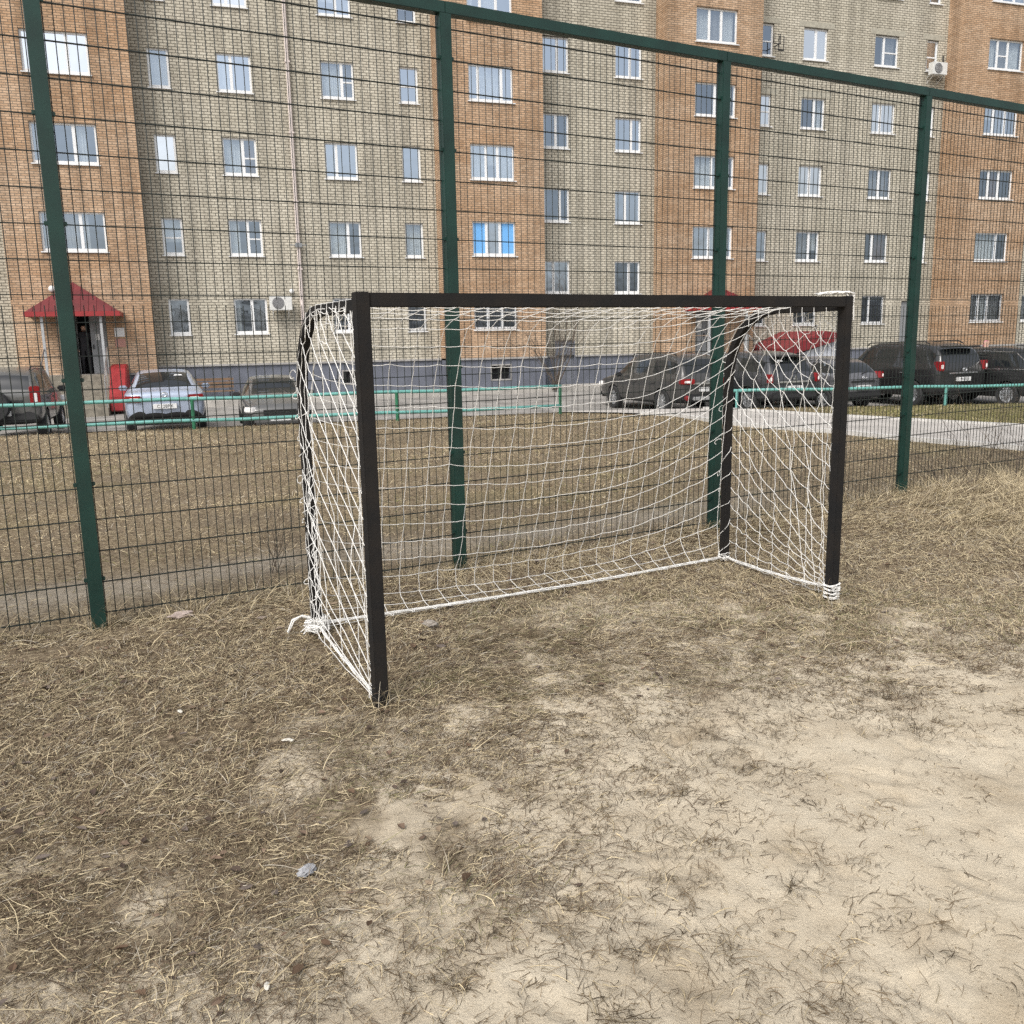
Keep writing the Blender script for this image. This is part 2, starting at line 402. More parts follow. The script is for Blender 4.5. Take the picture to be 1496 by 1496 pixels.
# footpath that leaves the road and runs off to the right
PN = np.array([(.9,21.3),(2.4,20.7),(3.6,19.83),(4.39,17.33),(5.84,15.56),(6.81,13.88),(7.48,13.08),(9.6,10.6),(13,6.5)])
PF = np.array([(2.3,21.9),(4.2,21.6),(5.0,21.01),(6.1,19.6),(7.03,18.4),(8.1,17.15),(9.12,16.01),(11.4,13.4),(15,9)])
tt = np.linspace(0, 1, len(PN))
def pathf(u, v):
    nx_ = np.interp(u, tt, PN[:,0]); ny_ = np.interp(u, tt, PN[:,1]); fx_ = np.interp(u, tt, PF[:,0]); fy_ = np.interp(u, tt, PF[:,1])
    return nx_*(1-v)+fx_*v, ny_*(1-v)+fy_*v
sheet('footpath', pathf, np.linspace(0, 1, 90), np.linspace(0, 1, 8), .035, M['path'])
mb = MB()
for edge in (0, 1):
    for i in range(8, 44):
        u0, u1 = i/44, (i+.985)/44
        a = pathf(np.array([u0]), np.array([float(edge)])); c = pathf(np.array([u1]), np.array([float(edge)]))
        p = Vector((float(a[0][0]), float(a[1][0]), 0)); q = Vector((float(c[0][0]), float(c[1][0]), 0))
        d = (q-p).normalized(); n_ = Vector((-d.y, d.x, 0))*.05
        z0 = float(gz(p.x, p.y)); z1 = float(gz(q.x, q.y))
        vs = []
        for pt, zz in ((p, z0), (q, z1)):
            for sgn in (-1, 1):
                for h in (-.05, .075): vs.append((pt.x+n_.x*sgn, pt.y+n_.y*sgn, zz+h))
        mb.add(vs, [(0,1,3,2),(4,6,7,5),(0,4,5,1),(2,3,7,6),(0,2,6,4),(1,5,7,3)])
tag(mb.build('kerb', M['kerb']), kind='structure')

# ------------------------------------------------------------------ dry grass
PAL = np.array([(.50,.42,.275),(.415,.34,.215),(.30,.238,.15),(.165,.120,.080),(.085,.060,.041),(.37,.33,.265),(.19,.175,.09)])
def blades(name, x, y, Ln, wd, th, ph, curl, bend, col, seg, label=None, lift=0.0):
    n = len(x); ds = 1.0/seg
    px = np.zeros((n, seg+1)); py = np.zeros_like(px); pz = np.zeros_like(px)
    px[:,0] = x; py[:,0] = y; pz[:,0] = gz(x, y) + sandm(x,y)*0 + lift
    for k in range(seg):
        s = (k+.5)*ds; t = th + bend*s; p = ph - curl*s
        px[:,k+1] = px[:,k] + Ln*ds*np.cos(p)*np.cos(t); py[:,k+1] = py[:,k] + Ln*ds*np.cos(p)*np.sin(t)
        pz[:,k+1] = pz[:,k] + Ln*ds*np.sin(p)
    floor = pz[:,:1] + rng.uniform(.0, .012, (n,1))
    pz[:,1:] = np.maximum(pz[:,1:], floor)
    taper = np.array([1.0 - .8*(k/seg)**1.6 for k in range(seg+1)])
    wx = -np.sin(th)[:,None]*wd[:,None]*.5*taper; wy = np.cos(th)[:,None]*wd[:,None]*.5*taper
    tilt = rng.uniform(-.9, .9, (n,1))*wd[:,None]*.5*taper
    A = np.stack([px-wx, py-wy, pz-tilt], -1); B = np.stack([px+wx, py+wy, pz+tilt], -1)
    V = np.stack([A, B], 2).reshape(n, (seg+1)*2, 3)
    base = (np.arange(n)*(seg+1)*2)[:,None,None]
    q = np.array([[2*k, 2*k+1, 2*k+3, 2*k+2] for k in range(seg)])[None]
    Q = (base + q).reshape(-1, 4)
    C = np.repeat(col, (seg+1)*2, axis=0)
    o = np_mesh(name, V.reshape(-1, 3), Q, M['straw'], cols=C)
    return tag(o, label, None, None, 'stuff')
def pick(n, wts):
    i = rng.choice(len(PAL), n, p=np.array(wts)/sum(wts))
    return PAL[i]*rng.uniform(.75, 1.25, (n,1))
def inview(x, y, m=.9): return (np.abs(x + .02*y) < .60*y + m)

# thatch on the near side
n = 2500000
x = rng.uniform(-5.5, 9, n); y = rng.uniform(1.3, 12, n)
k = inview(x, y) & (fence_d(x, y) < .12) & (x < 8.5); x = x[k]; y = y[k]
s = sandm(x, y); cl = fbm(x, y, 2.6, 4, 61)
dens = np.clip((1-s)**1.6 * (.66 + cl*2.0), 0, 1)*(1-.40*sandg(x, y))
cl2 = fbm(x, y, 2.3, 3, 66) + .6*fbm(x, y, 9, 3, 67)
fade = np.clip(1.25 - .42*np.clip(x - .2, 0, 3) - .12*np.clip(3.4-y,0,2), .10, 1)
dens = np.maximum(dens, (.10*sstep(.02, .26, cl2) + .006)*fade)
thin_top = sstep(3.9, 4.6, y)
dens = np.maximum(dens, .30*thin_top*sstep(-.2,.2,cl2)*(s<.999))
k = rng.random(len(x)) < dens*np.where(y > 5.5, .75, 1.0); x = x[k]; y = y[k]; s = s[k]; n = len(x)
flow = fbm(x, y, .5, 2, 71)*9 + fbm(x, y, 3, 2, 72)*3
th = flow + rng.normal(0, 1.1, n)
tall = sstep(3.2, 4.6, x)*sstep(6.4, 7.8, y)
Ln = rng.uniform(.03, .11, n)*(1 + 1.2*tall) * np.where(s > .45, .62, 1)
Ln *= np.where(rng.random(n) < .08, 1.9, 1)*np.where(rng.random(n) < .38, .33, 1)
wd = rng.uniform(.0014, .0030, n) * (1 + .10*np.clip(y-3, 0, 8))
ph = np.abs(rng.normal(.12, .28, n)) + .35*tall*rng.random(n)
col = pick(n, [3.0,3.0,2.2,2.3,2.4,1.8,.2])
dk = np.where(rng.random(n)[:,None] < np.clip(.22+s*1.3,0,.95)[:,None], PAL[3]*rng.uniform(.35,.95,(n,1)), col)
lt = np.where((rng.random(n) < .34*tall + .12*sstep(3.6,6,y))[:,None], PAL[0]*rng.uniform(.85,1.2,(n,1)), dk)
grp = (fbm(x, y, .9, 3, 81) > .12) & (s < .4) & (rng.random(n) < .16)
lt = np.where(grp[:,None], PAL[6]*rng.uniform(.7,1.25,(n,1)), lt)
blades('dry_grass', x, y, Ln, wd, th, ph, rng.uniform(0, .8, n), rng.normal(0, 1.0, n), lt, 4,
       'matted dead straw coloured grass around the goal, thinning out over the sand')

# dark tufts and loose bits lying on the sand
nc = 17000
cx = rng.uniform(-2.5, 6, nc); cy = rng.uniform(1.4, 5.2, nc)
k = inview(cx, cy, .3); cx = cx[k]; cy = cy[k]; s = sandm(cx, cy)
pr = np.clip(.95 - .55*np.clip(cx - .35, 0, 3) + .9*fbm(cx, cy, 1.6, 3, 66), .07, 1)*np.where(s < .15, .7, 1)
pr = np.where(cy > 3.7, np.maximum(pr, .85), pr)
k = rng.random(len(cx)) < pr*.75; cx = cx[k]; cy = cy[k]; nc = len(cx)
cnt = np.clip(rng.gamma(1.3, 6, nc), 1, 34).astype(int); ci = np.repeat(np.arange(nc), cnt); n = len(ci)
cth = rng.uniform(0, 2*pi, nc)*.0 + fbm(cx, cy, .8, 2, 71)*12 + rng.normal(0, .9, nc); cl_ = rng.uniform(.5, 1.35, nc); cdk = rng.uniform(.45, 1.35, nc)
sp_ = rng.uniform(.012, .06, nc)[ci]
x = cx[ci] + rng.normal(0, 1, n)*sp_; y = cy[ci] + rng.normal(0, 1, n)*sp_*.7
th = cth[ci] + rng.normal(0, .75, n) + np.where(rng.random(n) < .3, pi, 0)
cc = np.where(rng.random(n)[:,None] < .16, PAL[1][None]*np.ones((n,1)), np.array([(.135,.100,.062)]))*cdk[ci][:,None]*rng.uniform(.6, 1.3, (n,1))
blades('grass_tufts', x, y, rng.uniform(.025, .095, n)*cl_[ci], rng.uniform(.0012, .0027, n), th, np.abs(rng.normal(.12, .33, n)), rng.uniform(0, .9, n), rng.normal(0, 1.3, n), cc, 4,
       'dark withered grass tufts and loose stalks lying on the bare sand')

# upright dry stalks along the fence foot and round the posts
n = 16000
a = rng.uniform(-4, 12, n); d = -np.abs(rng.normal(.0, .16, n)) + .1
x = F1[0] + FD[0]*a + FN[0]*d; y = F1[1] + FD[1]*a + FN[1]*d
k = rng.random(n) < np.clip(.35 + fbm(x, y, 1.5, 3, 91)*1.8 + .3*sstep(6, 8, a), .05, 1); x = x[k]; y = y[k]
for (bx_, by_, nb) in [(-.66,4.16,90),(2.09,5.73,60),(1.645,6.84,80)] + [(F1[0]+FD[0]*2.533*q, F1[1]+FD[1]*2.533*q, 160) for q in range(0, 4)]:
    aa = rng.uniform(0, 2*pi, nb); rr_ = .045 + np.abs(rng.normal(0, .05, nb))
    x = np.concatenate([x, bx_+rr_*np.cos(aa)]); y = np.concatenate([y, by_+rr_*np.sin(aa)])
n = len(x)
blades('tall_dry_grass', x, y, rng.uniform(.08, .30, n), rng.uniform(.002, .0036, n), rng.uniform(0, 2*pi, n), rng.uniform(.2, 1.35, n), rng.uniform(.2, 1.6, n),
       rng.normal(0, .8, n), pick(n, [3,3,2,1,.5,2,.3]), 5, 'taller dry grass stalks along the foot of the wire fence')

# lawn behind the fence
n = 420000
x = rng.uniform(-15, 16, n); y = rng.uniform(4.5, 22, n)
k = inview(x, y, 1.2) & (fence_d(x, y) > .1) & (y < crest(x) + .45 + .12*np.sin(x*1.7)); x = x[k]; y = y[k]
# keep the path clear
pxn = np.interp(y, PN[::-1,1], PN[::-1,0]); pxf = np.interp(y, PF[::-1,1], PF[::-1,0])
onp = (x > pxn-.02) & (x < pxf+.02) & (y < 21.5)
trk = np.exp(-((fence_d(x, y)-.95 - fbm(x, y, .6, 2, 41)*.7)/.34)**2)*sstep(4,1.5,x)
k = (~onp) & (rng.random(len(x)) > trk*.62) & (rng.random(len(x)) < np.clip(.75+fbm(x,y,1.1,4,95)*1.3,.2,1)); x = x[k]; y = y[k]; n = len(x)
gw = np.clip(.03 + fbm(x, y, .7, 3, 51)*.6, 0, .3) + .5*sstep(5.5, 8.5, x)*sstep(14, 17.5, y)
col = pick(n, [1.6,3,3,2.4,1.0,1.0,.5])
col = np.where((rng.random(n) < gw)[:,None], np.array([(.17,.165,.06)])*rng.uniform(.6,1.4,(n,1)), col)
col = col*(.72 + 1.1*np.clip(fbm(x, y, .9, 4, 99)+.28, 0, .9))[:,None]
blades('lawn_grass', x, y, rng.uniform(.03, .085, n)*(.6+1.6*np.clip(fbm(x, y, 1.6, 3, 98)+.3,0,1)), rng.uniform(.0028, .0050, n)*(.7+.035*y), rng.uniform(0, 2*pi, n), np.abs(rng.normal(.25, .4, n)), rng.uniform(0, 1.0, n),
       rng.normal(0, .8, n), col, 2, 'short withered lawn between the wire fence and the car park')

# dead leaves and dark crumbs pressed into the straw
mbv = []; mbf = []; mbc = []
def leafpatch(n, x0, x1, y0, y1, smin, smax, dark):
    for _ in range(n):
        lx = random.uniform(x0, x1); ly = random.uniform(y0, y1)
        if fence_d(lx, ly) > .05 or not inview(lx, ly, .3): continue
        if float(sandm(lx, ly)) > .25: continue
        sz = random.uniform(smin, smax); rz = random.uniform(0, 6.3); tlt = random.uniform(-.5, .5); cu = random.uniform(-.5,.9)
        z = float(gz(lx, ly)) + .012
        c = random.choice([(.13,.085,.055),(.20,.14,.10),(.09,.065,.05),(.26,.20,.14),(.16,.13,.11)])
        kk_ = random.uniform(.7,1.2)*dark; c = [q*kk_ for q in c]
        o = len(mbv)
        pts = [(-1,0),(-.5,.42),(.1,.55),(.6,.3),(1,0),(.6,-.3),(.1,-.55),(-.5,-.42)]
        mid = [(-.5,0),(.1,0),(.6,0)]
        def pt(u, v, h=0):
            u *= random.uniform(.85,1.15); v *= random.uniform(.8,1.2)
            hz = sz*(abs(v)*cu + .25*u*u*cu + random.uniform(-.06,.06)) + sz*tlt*v*.6
            return (lx + sz*(u*cos(rz)-v*sin(rz)), ly + sz*(u*sin(rz)+v*cos(rz)), z + max(hz, -.01))
        vv = [pt(*p) for p in pts] + [pt(*p) for p in mid]
        mbv.extend(vv); mbc.extend([c]*11)
        for f in [(0,8,1,1),(1,8,9,2),(2,9,10,3),(3,10,4,4),(0,7,8,8),(7,6,9,8),(6,5,10,9),(5,4,10,10)]:
            mbf.append([o+i for i in f])
leafpatch(650, -4, 2, 1.5, 5.5, .009, .026, .8)
leafpatch(200, -3.4, 4, 4.5, 8.5, .018, .036, 1.1)
me = bpy.data.meshes.new('dead_leaves')
me.from_pydata(mbv, [], [list(dict.fromkeys(f)) for f in mbf])
a_ = me.attributes.new('Col', 'FLOAT_COLOR', 'POINT'); a_.data.foreach_set('color', np.concatenate([np.array(mbc), np.ones((len(mbc),1))], 1).astype(np.float32).ravel())
me.materials.append(M['straw']); o = bpy.data.objects.new('dead_leaves', me); COL.objects.link(o)
tag(o, 'small brown dead leaves scattered through the straw', kind='stuff')

# ------------------------------------------------------------------ litter
def crumple(name, loc, sx, sy, sz, m, label, cat, seed, sub=2):
    r_ = random.Random(seed)
    bm = bmesh.new(); bmesh.ops.create_icosphere(bm, subdivisions=sub, radius=1)
    for v in bm.verts:
        k_ = 1 + r_.uniform(-.35, .3); v.co = Vector((v.co.x*sx*k_, v.co.y*sy*k_, v.co.z*sz*(1+r_.uniform(-.3,.3))))
    me = bpy.data.meshes.new(name); bm.to_mesh(me); bm.free(); me.materials.append(m)
    o = bpy.data.objects.new(name, me); COL.objects.link(o)
    o.location = (loc[0], loc[1], float(gz(*loc)) + sz*.7 + .012); o.rotation_euler = (0,0,r_.uniform(0,6))
    return tag(o, label, cat)
M['paper'] = mat('paper', (.58,.55,.48), .8, var=.1)
M['bag'] = mat('grey_bag', (.30,.30,.31), .4, var=.2, vscale=30)
M['rock'] = mat('pale_stone', (.28,.25,.215), .9, var=.2, vscale=20)
M['pinkst'] = mat('pink_plaster', (.38,.31,.275), .9, var=.15, vscale=20)
crumple('paper_scrap', (-1.02,3.77), .024,.012,.006, M['paper'], 'white paper scrap lying on straw in front of the left goal post', 'litter', 1)
crumple('paper_scrap', (-1.63,4.13), .018,.010,.006, M['paper'], 'cream paper scrap on the straw left of the goal', 'litter', 2)
crumple('paper_scrap', (-.70,2.20), .016,.007,.005, M['paper'], 'small white scrap at the bottom edge, on sandy straw', 'litter', 3)
crumple('plastic_bag', (-.71,2.74), .034,.022,.014, M['bag'], 'crumpled grey plastic wrapper half hidden in the dry grass', 'litter', 4, 3)
crumple('plaster_chunk', (-2.15,5.62), .075,.03,.022, M['pinkst'], 'pinkish chunk of plaster lying at the foot of the wire fence', 'rubble', 5)
crumple('stone', (-.52,5.36), .05,.032,.022, M['rock'], 'pale stone lying under the white bottom rope of the goal net', 'stone', 6, 3)

# ------------------------------------------------------------------ goal
GL = Vector((-.66,4.16,0)); GR = Vector((2.09,5.73,0)); BL = Vector((-1.205,5.29,0)); BR = Vector((1.645,6.84,0))
gd = (GR-GL).normalized(); pL = (BL-GL).normalized(); pR = (BR-GR).normalized(); dL = (BL-GL).length; dR = (BR-GR).length
ga = math.atan2(gd.y, gd.x)
Rz = Matrix.Rotation(ga, 3, 'Z')
PW = .0325; TOP = 1.965
goal = thing('football_goal', 'dark square tube football goal standing on dry grass in front of the wire fence', 'goal')
for P in (GL, GR):
    m_ = MB(); z0 = float(gz(P.x, P.y)) - .05
    m_.cbox((P.x, P.y, (z0+TOP)/2), PW, PW, (TOP-z0)/2, Rz); m_.build('post', M['goal'], goal, bevel=.004)
m_ = MB(); c = (GL+GR)/2; hl = (GR-GL).length/2 - PW - .001
m_.cbox((c.x, c.y, TOP-PW-.002), hl, PW-.001, PW-.001, Rz); m_.build('crossbar', M['goal'], goal, bevel=.004)
def side_path(P, d, dist, rad=.50):
    pts = [P + d*(PW+.002)]; zc = TOP-.058
    pts[0].z = zc
    q = P + d*(dist-rad); q.z = zc; pts.append(q)
    for k in range(1, 9):
        a = pi/2*k/8; q = P + d*(dist-rad + rad*sin(a)); q.z = zc - rad*(1-cos(a)); pts.append(q)
    q = P + d*dist; q.z = float(gz(q.x, q.y)) - .05; pts.append(q)
    return pts
for P, d, dist in ((GL, pL, dL), (GR, pR, dR)):
    m_ = MB(); pts = side_path(P, d, dist); n_ = Vector((-d.y, d.x, 0)).normalized(); hw = .028
    vs = []; fs = []
    for i, p in enumerate(pts):
        t = (pts[min(i+1,len(pts)-1)] - pts[max(i-1,0)]).normalized(); b_ = t.cross(n_).normalized()
        for (e, f_) in ((-1,-1),(1,-1),(1,1),(-1,1)): vs.append(p + n_*hw*e + b_*hw*f_)
    for i in range(len(pts)-1):
        for k in range(4): fs.append((i*4+k, i*4+(k+1)%4, (i+1)*4+(k+1)%4, (i+1)*4+k))
    fs.append((3,2,1,0)); e = (len(pts)-1)*4; fs.append((e,e+1,e+2,e+3))
    m_.add(vs, fs); m_.build('side_frame', M['goal'], goal, bevel=.004)

# ------------------------------------------------------------------ net
net = thing('goal_net', 'white cord net hung on the dark football goal and tied down with rope', 'net')
NR = .0020
def resample(ctrl, ts):
    ctrl = np.array(ctrl, float)
    # smooth polyline
    u = np.linspace(0, 1, len(ctrl)); uu = np.linspace(0, 1, 160)
    c = np.stack([np.interp(uu, u, ctrl[:,i]) for i in range(ctrl.shape[1])], -1)
    for _ in range(60): c[1:-1] = .25*c[:-2] + .5*c[1:-1] + .25*c[2:]
    l = np.concatenate([[0], np.cumsum(np.linalg.norm(np.diff(c, axis=0), axis=1))]); l /= l[-1]
    return np.stack([np.interp(ts, l, c[:,i]) for i in range(ctrl.shape[1])], -1)
EDGE = [(.0,1.945),(.4,1.935),(.8,1.90),(1.06,1.72),(1.17,1.45),(1.2,1.0),(1.2,.5),(1.21,.14),(1.2,.04)]
MID = [(.0,1.935),(.4,1.885),(.80,1.835),(.95,1.55),(1.05,1.2),(1.20,.8),(1.36,.36),(1.55,.035),(1.21,.03)]
NI, NJ = 22, 22
rg = np.random.default_rng(11)
def backpt(s, t):
    m_ = sin(pi*min(max(s,0),1))**.55
    t2 = t - .055*sstep(.70, 1, s)*sin(pi*t) + .028*float(sstep(0,1,(.3-s)/.3))*sin(pi*t)
    e = resample(EDGE, np.array([t2]))[0]; k_ = resample(MID, np.array([t2]))[0]
    d_, z_ = e*(1-m_) + k_*m_
    base = GL.lerp(GR, s); dirv = pL.lerp(pR, s)
    sc = (dL*(1-s)+dR*s)/1.2
    p = base + dirv*d_*sc; p.z = max(z_ + .0*s, float(gz(p.x, p.y)) + .012)
    return p
grid = [[None]*(NJ+1) for _ in range(NI+1)]
for i in range(NI+1):
    s = i/NI
    for j in range(NJ+1):
        t = j/NJ
        p = backpt(.012+.976*s, t)
        jit = .006 if 0 < j < NJ and 0 < i < NI else 0
        p = p + gd*rg.normal(0, jit*.7) + Vector((0,0,rg.normal(0, jit*.55)))
        grid[i][j] = p
def strand(mbx, pts, sag=.0, r=NR, sub=3, wob=.0):
    out = []
    for a, c_ in zip(pts[:-1], pts[1:]):
        for k in range(sub):
            f = k/sub; q = a.lerp(c_, f); q = q + Vector((rg.normal(0,wob), rg.normal(0,wob), -sag*4*f*(1-f) + rg.normal(0,wob)))
            out.append(q)
    out.append(pts[-1]); mbx.tube(out, r, 5)
m_ = MB()
for i in range(NI+1): strand(m_, grid[i], .0, wob=.0012)
for j in range(NJ+1): strand(m_, [grid[i][j] for i in range(NI+1)], .005, wob=.0008)
for i in range(NI+1):      # hanging loops below the bottom rope and ties round the crossbar
    p = grid[i][NJ]; r1 = rg.uniform(.012,.028); off = gd*rg.uniform(-.03,.03)
    fwd = -pL.lerp(pR, i/NI)
    lp = [p + off + gd*(r1*.6*sin(a)) + fwd*(r1*1.1*(1-cos(a))) + Vector((0,0,.004+.008*abs(sin(a)))) for a in np.linspace(0, 2*pi, 10)]
    m_.tube(lp, NR, 5)
    b_ = GL.lerp(GR, .012+.976*i/NI); nrm = Vector((-gd.y, gd.x, 0)); hh = PW+.003
    sq = [(-hh,-1),(hh,-1),(hh,1),(-hh,1),(-hh,-1)]
    tl = [b_ + nrm*u_ + Vector((0,0,TOP-PW+ v_*hh)) + gd*.01*kk for kk, (u_, v_) in enumerate(sq)]
m_.build('back_panel', M['net'], net)

def side_panel(P, d, dist, wl, zf, left):
    """long slanting cords from the bent tube down to the post, crossed by short cords"""
    m_ = MB(); path = side_path(P, d, dist)
    seg = np.cumsum([0]+[(path[k+1]-path[k]).length for k in range(len(path)-1)])
    A = np.array([list(p) for p in path])
    def tube_at(l): return Vector([float(np.interp(l, seg, A[:,k])) for k in range(3)])
    out = Vector((-d.y, d.x, 0))*(1 if left else -1)
    nj = len(zf); rows = []
    ls = np.linspace(.14, seg[-1]-.10, nj)
    for j in range(nj):
        a = tube_at(ls[j]) + out*.028
        e = P + out*.034 + d*.02; e.z = zf[j]
        if zf[j] < .09: e = e + d*max(0, rg.uniform(-.02,.05))
        pts = [a]
        for w_ in wl:
            q = a.lerp(e, w_)
            bow = sin(pi*w_)
            q = q + out*rg.normal(.010,.006)*bow + Vector((0,0,rg.normal(0,.008) - (.05 if not left else .02)*bow))
            q.z = max(q.z, .03); pts.append(q)
        pts.append(e); rows.append(pts)
    for j in range(nj): strand(m_, rows[j], .006 if left else .012, wob=.0022, sub=4)
    for i in range(len(wl)+1):
        col_ = [rows[j][i] for j in range(nj)]
        g_ = col_[-1].copy(); g_.z = .02; strand(m_, col_+[g_], .0, wob=.004, sub=3)
    # cords along the post and slack verticals
    for kx in range(2):
        pp = [P + out*(.036+.004*kx) + d*(.035+.01*kx) + Vector((rg.normal(0,.004), rg.normal(0,.004), z_)) for z_ in np.linspace(TOP-.08, .03, 26)]
        m_.tube(pp, NR, 5)
    for w_ in ((.2,.45,.75) if left else (.35,.58,.78,.9)):
        top = P + d*(dist*(1-w_)) + out*.03; top.z = TOP-.05 if w_ > .3 else TOP-.3
        bot = P + d*(dist*(1-w_)*(.85 if left else .35)) + out*.02; bot.z = .03
        pp = []
        for f in np.linspace(0,1,15):
            q = top.lerp(bot, f); q = q + d*rg.normal(0,.012)*sin(pi*f) + out*rg.normal(0,.01)*sin(pi*f); pp.append(q)
        strand(m_, pp, 0, wob=.001)
    # lacing wound round the back tube with loose ends
    l = seg[-1]-1.55; ph = 0
    hel = []
    while l < seg[-1]-.06:
        c_ = tube_at(l); t_ = (tube_at(l+.02)-tube_at(l-.02)).normalized(); n1 = out; n2 = t_.cross(n1)
        rr = .038*(1+.12*sin(ph*3.1))
        hel.append(c_ + n1*rr*cos(ph) + n2*rr*sin(ph)); ph += pi/4; l += .027*(1+.5*sin(l*23))
    m_.tube(hel, NR*1.05, 5)
    for l_ in np.arange(.10, .95, .115):
        c_ = tube_at(l_); r_ = .031
        m_.tube([c_ - out*r_ + Vector((0,0,-.05)), c_ - out*r_ + Vector((0,0,r_)), c_ + out*r_*.9 + Vector((0,0,r_)) + d*.004, c_ + out*r_ + Vector((0,0,-.02)) + d*.01, c_ + out*(r_+.004) + Vector((0,0,-.10)) + d*.02], NR*1.05, 5)
    for z_ in np.arange(.2, 1.6, .125):
        c_ = tube_at(seg[-1]-z_-.05)
        loop = c_ + d*.04 + out*rg.uniform(-.03,.03)
        r1 = rg.uniform(.012,.03); dr = (d*rg.uniform(.4,1) + out*rg.uniform(-.6,.9)).normalized()
        m_.tube([loop + dr*r1*1.2*(1-cos(a)) + Vector((0,0,r1*sin(a)*.8 - .01*(1-cos(a)))) for a in np.linspace(0, rg.uniform(4.0,6.3), 9)], NR*1.1, 5)
    return m_
zl = [1.80-.125*k for k in range(14)] + [.10,.07,.06,.05]
m_ = side_panel(GL, pL, dL, [.05,.14,.26], zl, True)
# slack bundle of cord against the left back tube
for k in range(9):
    z_ = rg.uniform(.25,.85); b_ = BL - pL*rg.uniform(.05,.14); q = []
    for f in np.linspace(0, 1, 9): q.append(Vector((b_.x+rg.normal(0,.012), b_.y+rg.normal(0,.014), z_+.4*(f-.5)+rg.normal(0,.008))))
    m_.tube(q, NR, 5)
m_.build('side_panel', M['net'], net)
zr = [1.86,1.76,1.62,1.48,1.35,1.22,1.10,.96,.84,.70,.55,.40,.28,.19,.14,.11,.09,.08,.07,.06]
m_ = side_panel(GR, pR, dR, [.10,.20,.32,.45,.60,.75,.88], zr, False)
m_.build('side_panel', M['net'], net)
def rope(name, a, c_, r, bundle=5, sag=.02):
    m_ = MB(); L_ = (c_-a).length; n_ = int(L_/.03)
    for k in range(bundle):
        q = []; ph0 = 2*pi*k/bundle
        for i in range(n_+1):
            f = i/n_; p = a.lerp(c_, f); ph = ph0 + f*L_*9
            sd = Vector((-(c_-a).y, (c_-a).x, 0)).normalized()
            wv = 1+.35*sin(f*37+k)
            p = p + sd*cos(ph)*r*wv + Vector((0,0,sin(ph)*r*wv)) + Vector((rg.normal(0,.0008), rg.normal(0,.0008), rg.normal(0,.0008)))
            p.z = max(p.z - sag*4*f*(1-f), float(gz(p.x,p.y))+.010) if True else p.z
            q.append(p)
        m_.tube(q, .0030, 5)
    return m_.build(name, M['net'], net)
up = Vector((0,0,1))
rope('bottom_rope', BL + up*.06, BR + up*.045, .007, 5)
rope('bottom_rope', BL + up*.07, GL + up*.03 + pL*.03, .006, 4)
rope('bottom_rope', BR + up*.05, GR + up*.10 + pR*.03, .007, 5)
# rope wound round the feet and the far top corner
m_ = MB()
def wind(P, z0, z1, r, turns, d1, d2, jit=.004):
    pts = []; n_ = int(turns*14)
    for i in range(n_):
        f = i/(n_-1); a = 2*pi*turns*f
        ca, sa = cos(a), sin(a); k_ = 1/max(abs(ca), abs(sa))*.55 + .45
        rr = r*k_*(1+.1*sin(f*19))
        p = P + d1*ca*rr + d2*sa*rr + Vector((rg.normal(0,jit), rg.normal(0,jit), z0 + (z1-z0)*abs(((f*turns/4) % 2)-1) + rg.normal(0,jit)))
        pts.append(p)
    m_.tube(pts, .0036, 5)
zb = float(gz(BL.x, BL.y)); zg = float(gz(GR.x, GR.y))
wind(BL, zb+.02, zb+.10, .040, 16, gd, Vector((-gd.y,gd.x,0)), .010)
wind(BL - pL*.03, zb+.03, zb+.09, .052, 9, gd, Vector((-gd.y,gd.x,0)), .016)
q = [BL + Vector((-.03,-.02,.10)), BL + Vector((-.08,-.04,.12)), BL + Vector((-.13,-.06,.10)), BL + Vector((-.16,-.08,.03))]
for k in range(3): m_.tube([p + Vector((rg.normal(0,.004),rg.normal(0,.004),.004*k)) for p in q], .0045, 5)
for k in range(7):
    a = rg.uniform(2.4,4.6); e = BL + Vector((cos(a),sin(a),0))*rg.uniform(.05,.10)
    m_.tube([BL + up*(zb+.06), (BL+e)/2 + up*(zb+rg.uniform(.04,.09)), e + up*(zb+.012)], .0035, 5)
m_.build('rope_winding', M['net'], net); m_ = MB()
wind(BR, .02, .09, .036, 6, gd, Vector((-gd.y,gd.x,0)), .006)
m_.build('rope_winding', M['net'], net); m_ = MB()
wind(GR, zg+.02, zg+.125, .040, 20, gd, Vector((-gd.y,gd.x,0)), .004)
m_.build('rope_winding', M['net'], net); m_ = MB()
for k in range(16):     # bundle over the far top corner
    a0 = GR - gd*rg.uniform(.16,.26); q = []
    for f in np.linspace(0,1,10):
        p = a0.lerp(GR + gd*.045, min(1, f*1.5)); zz = TOP + .012 + .012*sin(pi*f) + rg.normal(0,.004)
        if f > .66: zz = TOP + .02 - (f-.66)*rg.uniform(.35,.5)
        q.append(Vector((p.x, p.y, zz)) + Vector((-gd.y,gd.x,0))*rg.uniform(-.03,.034))
    m_.tube(q, .003, 5)
m_.build('rope_winding', M['net'], net)

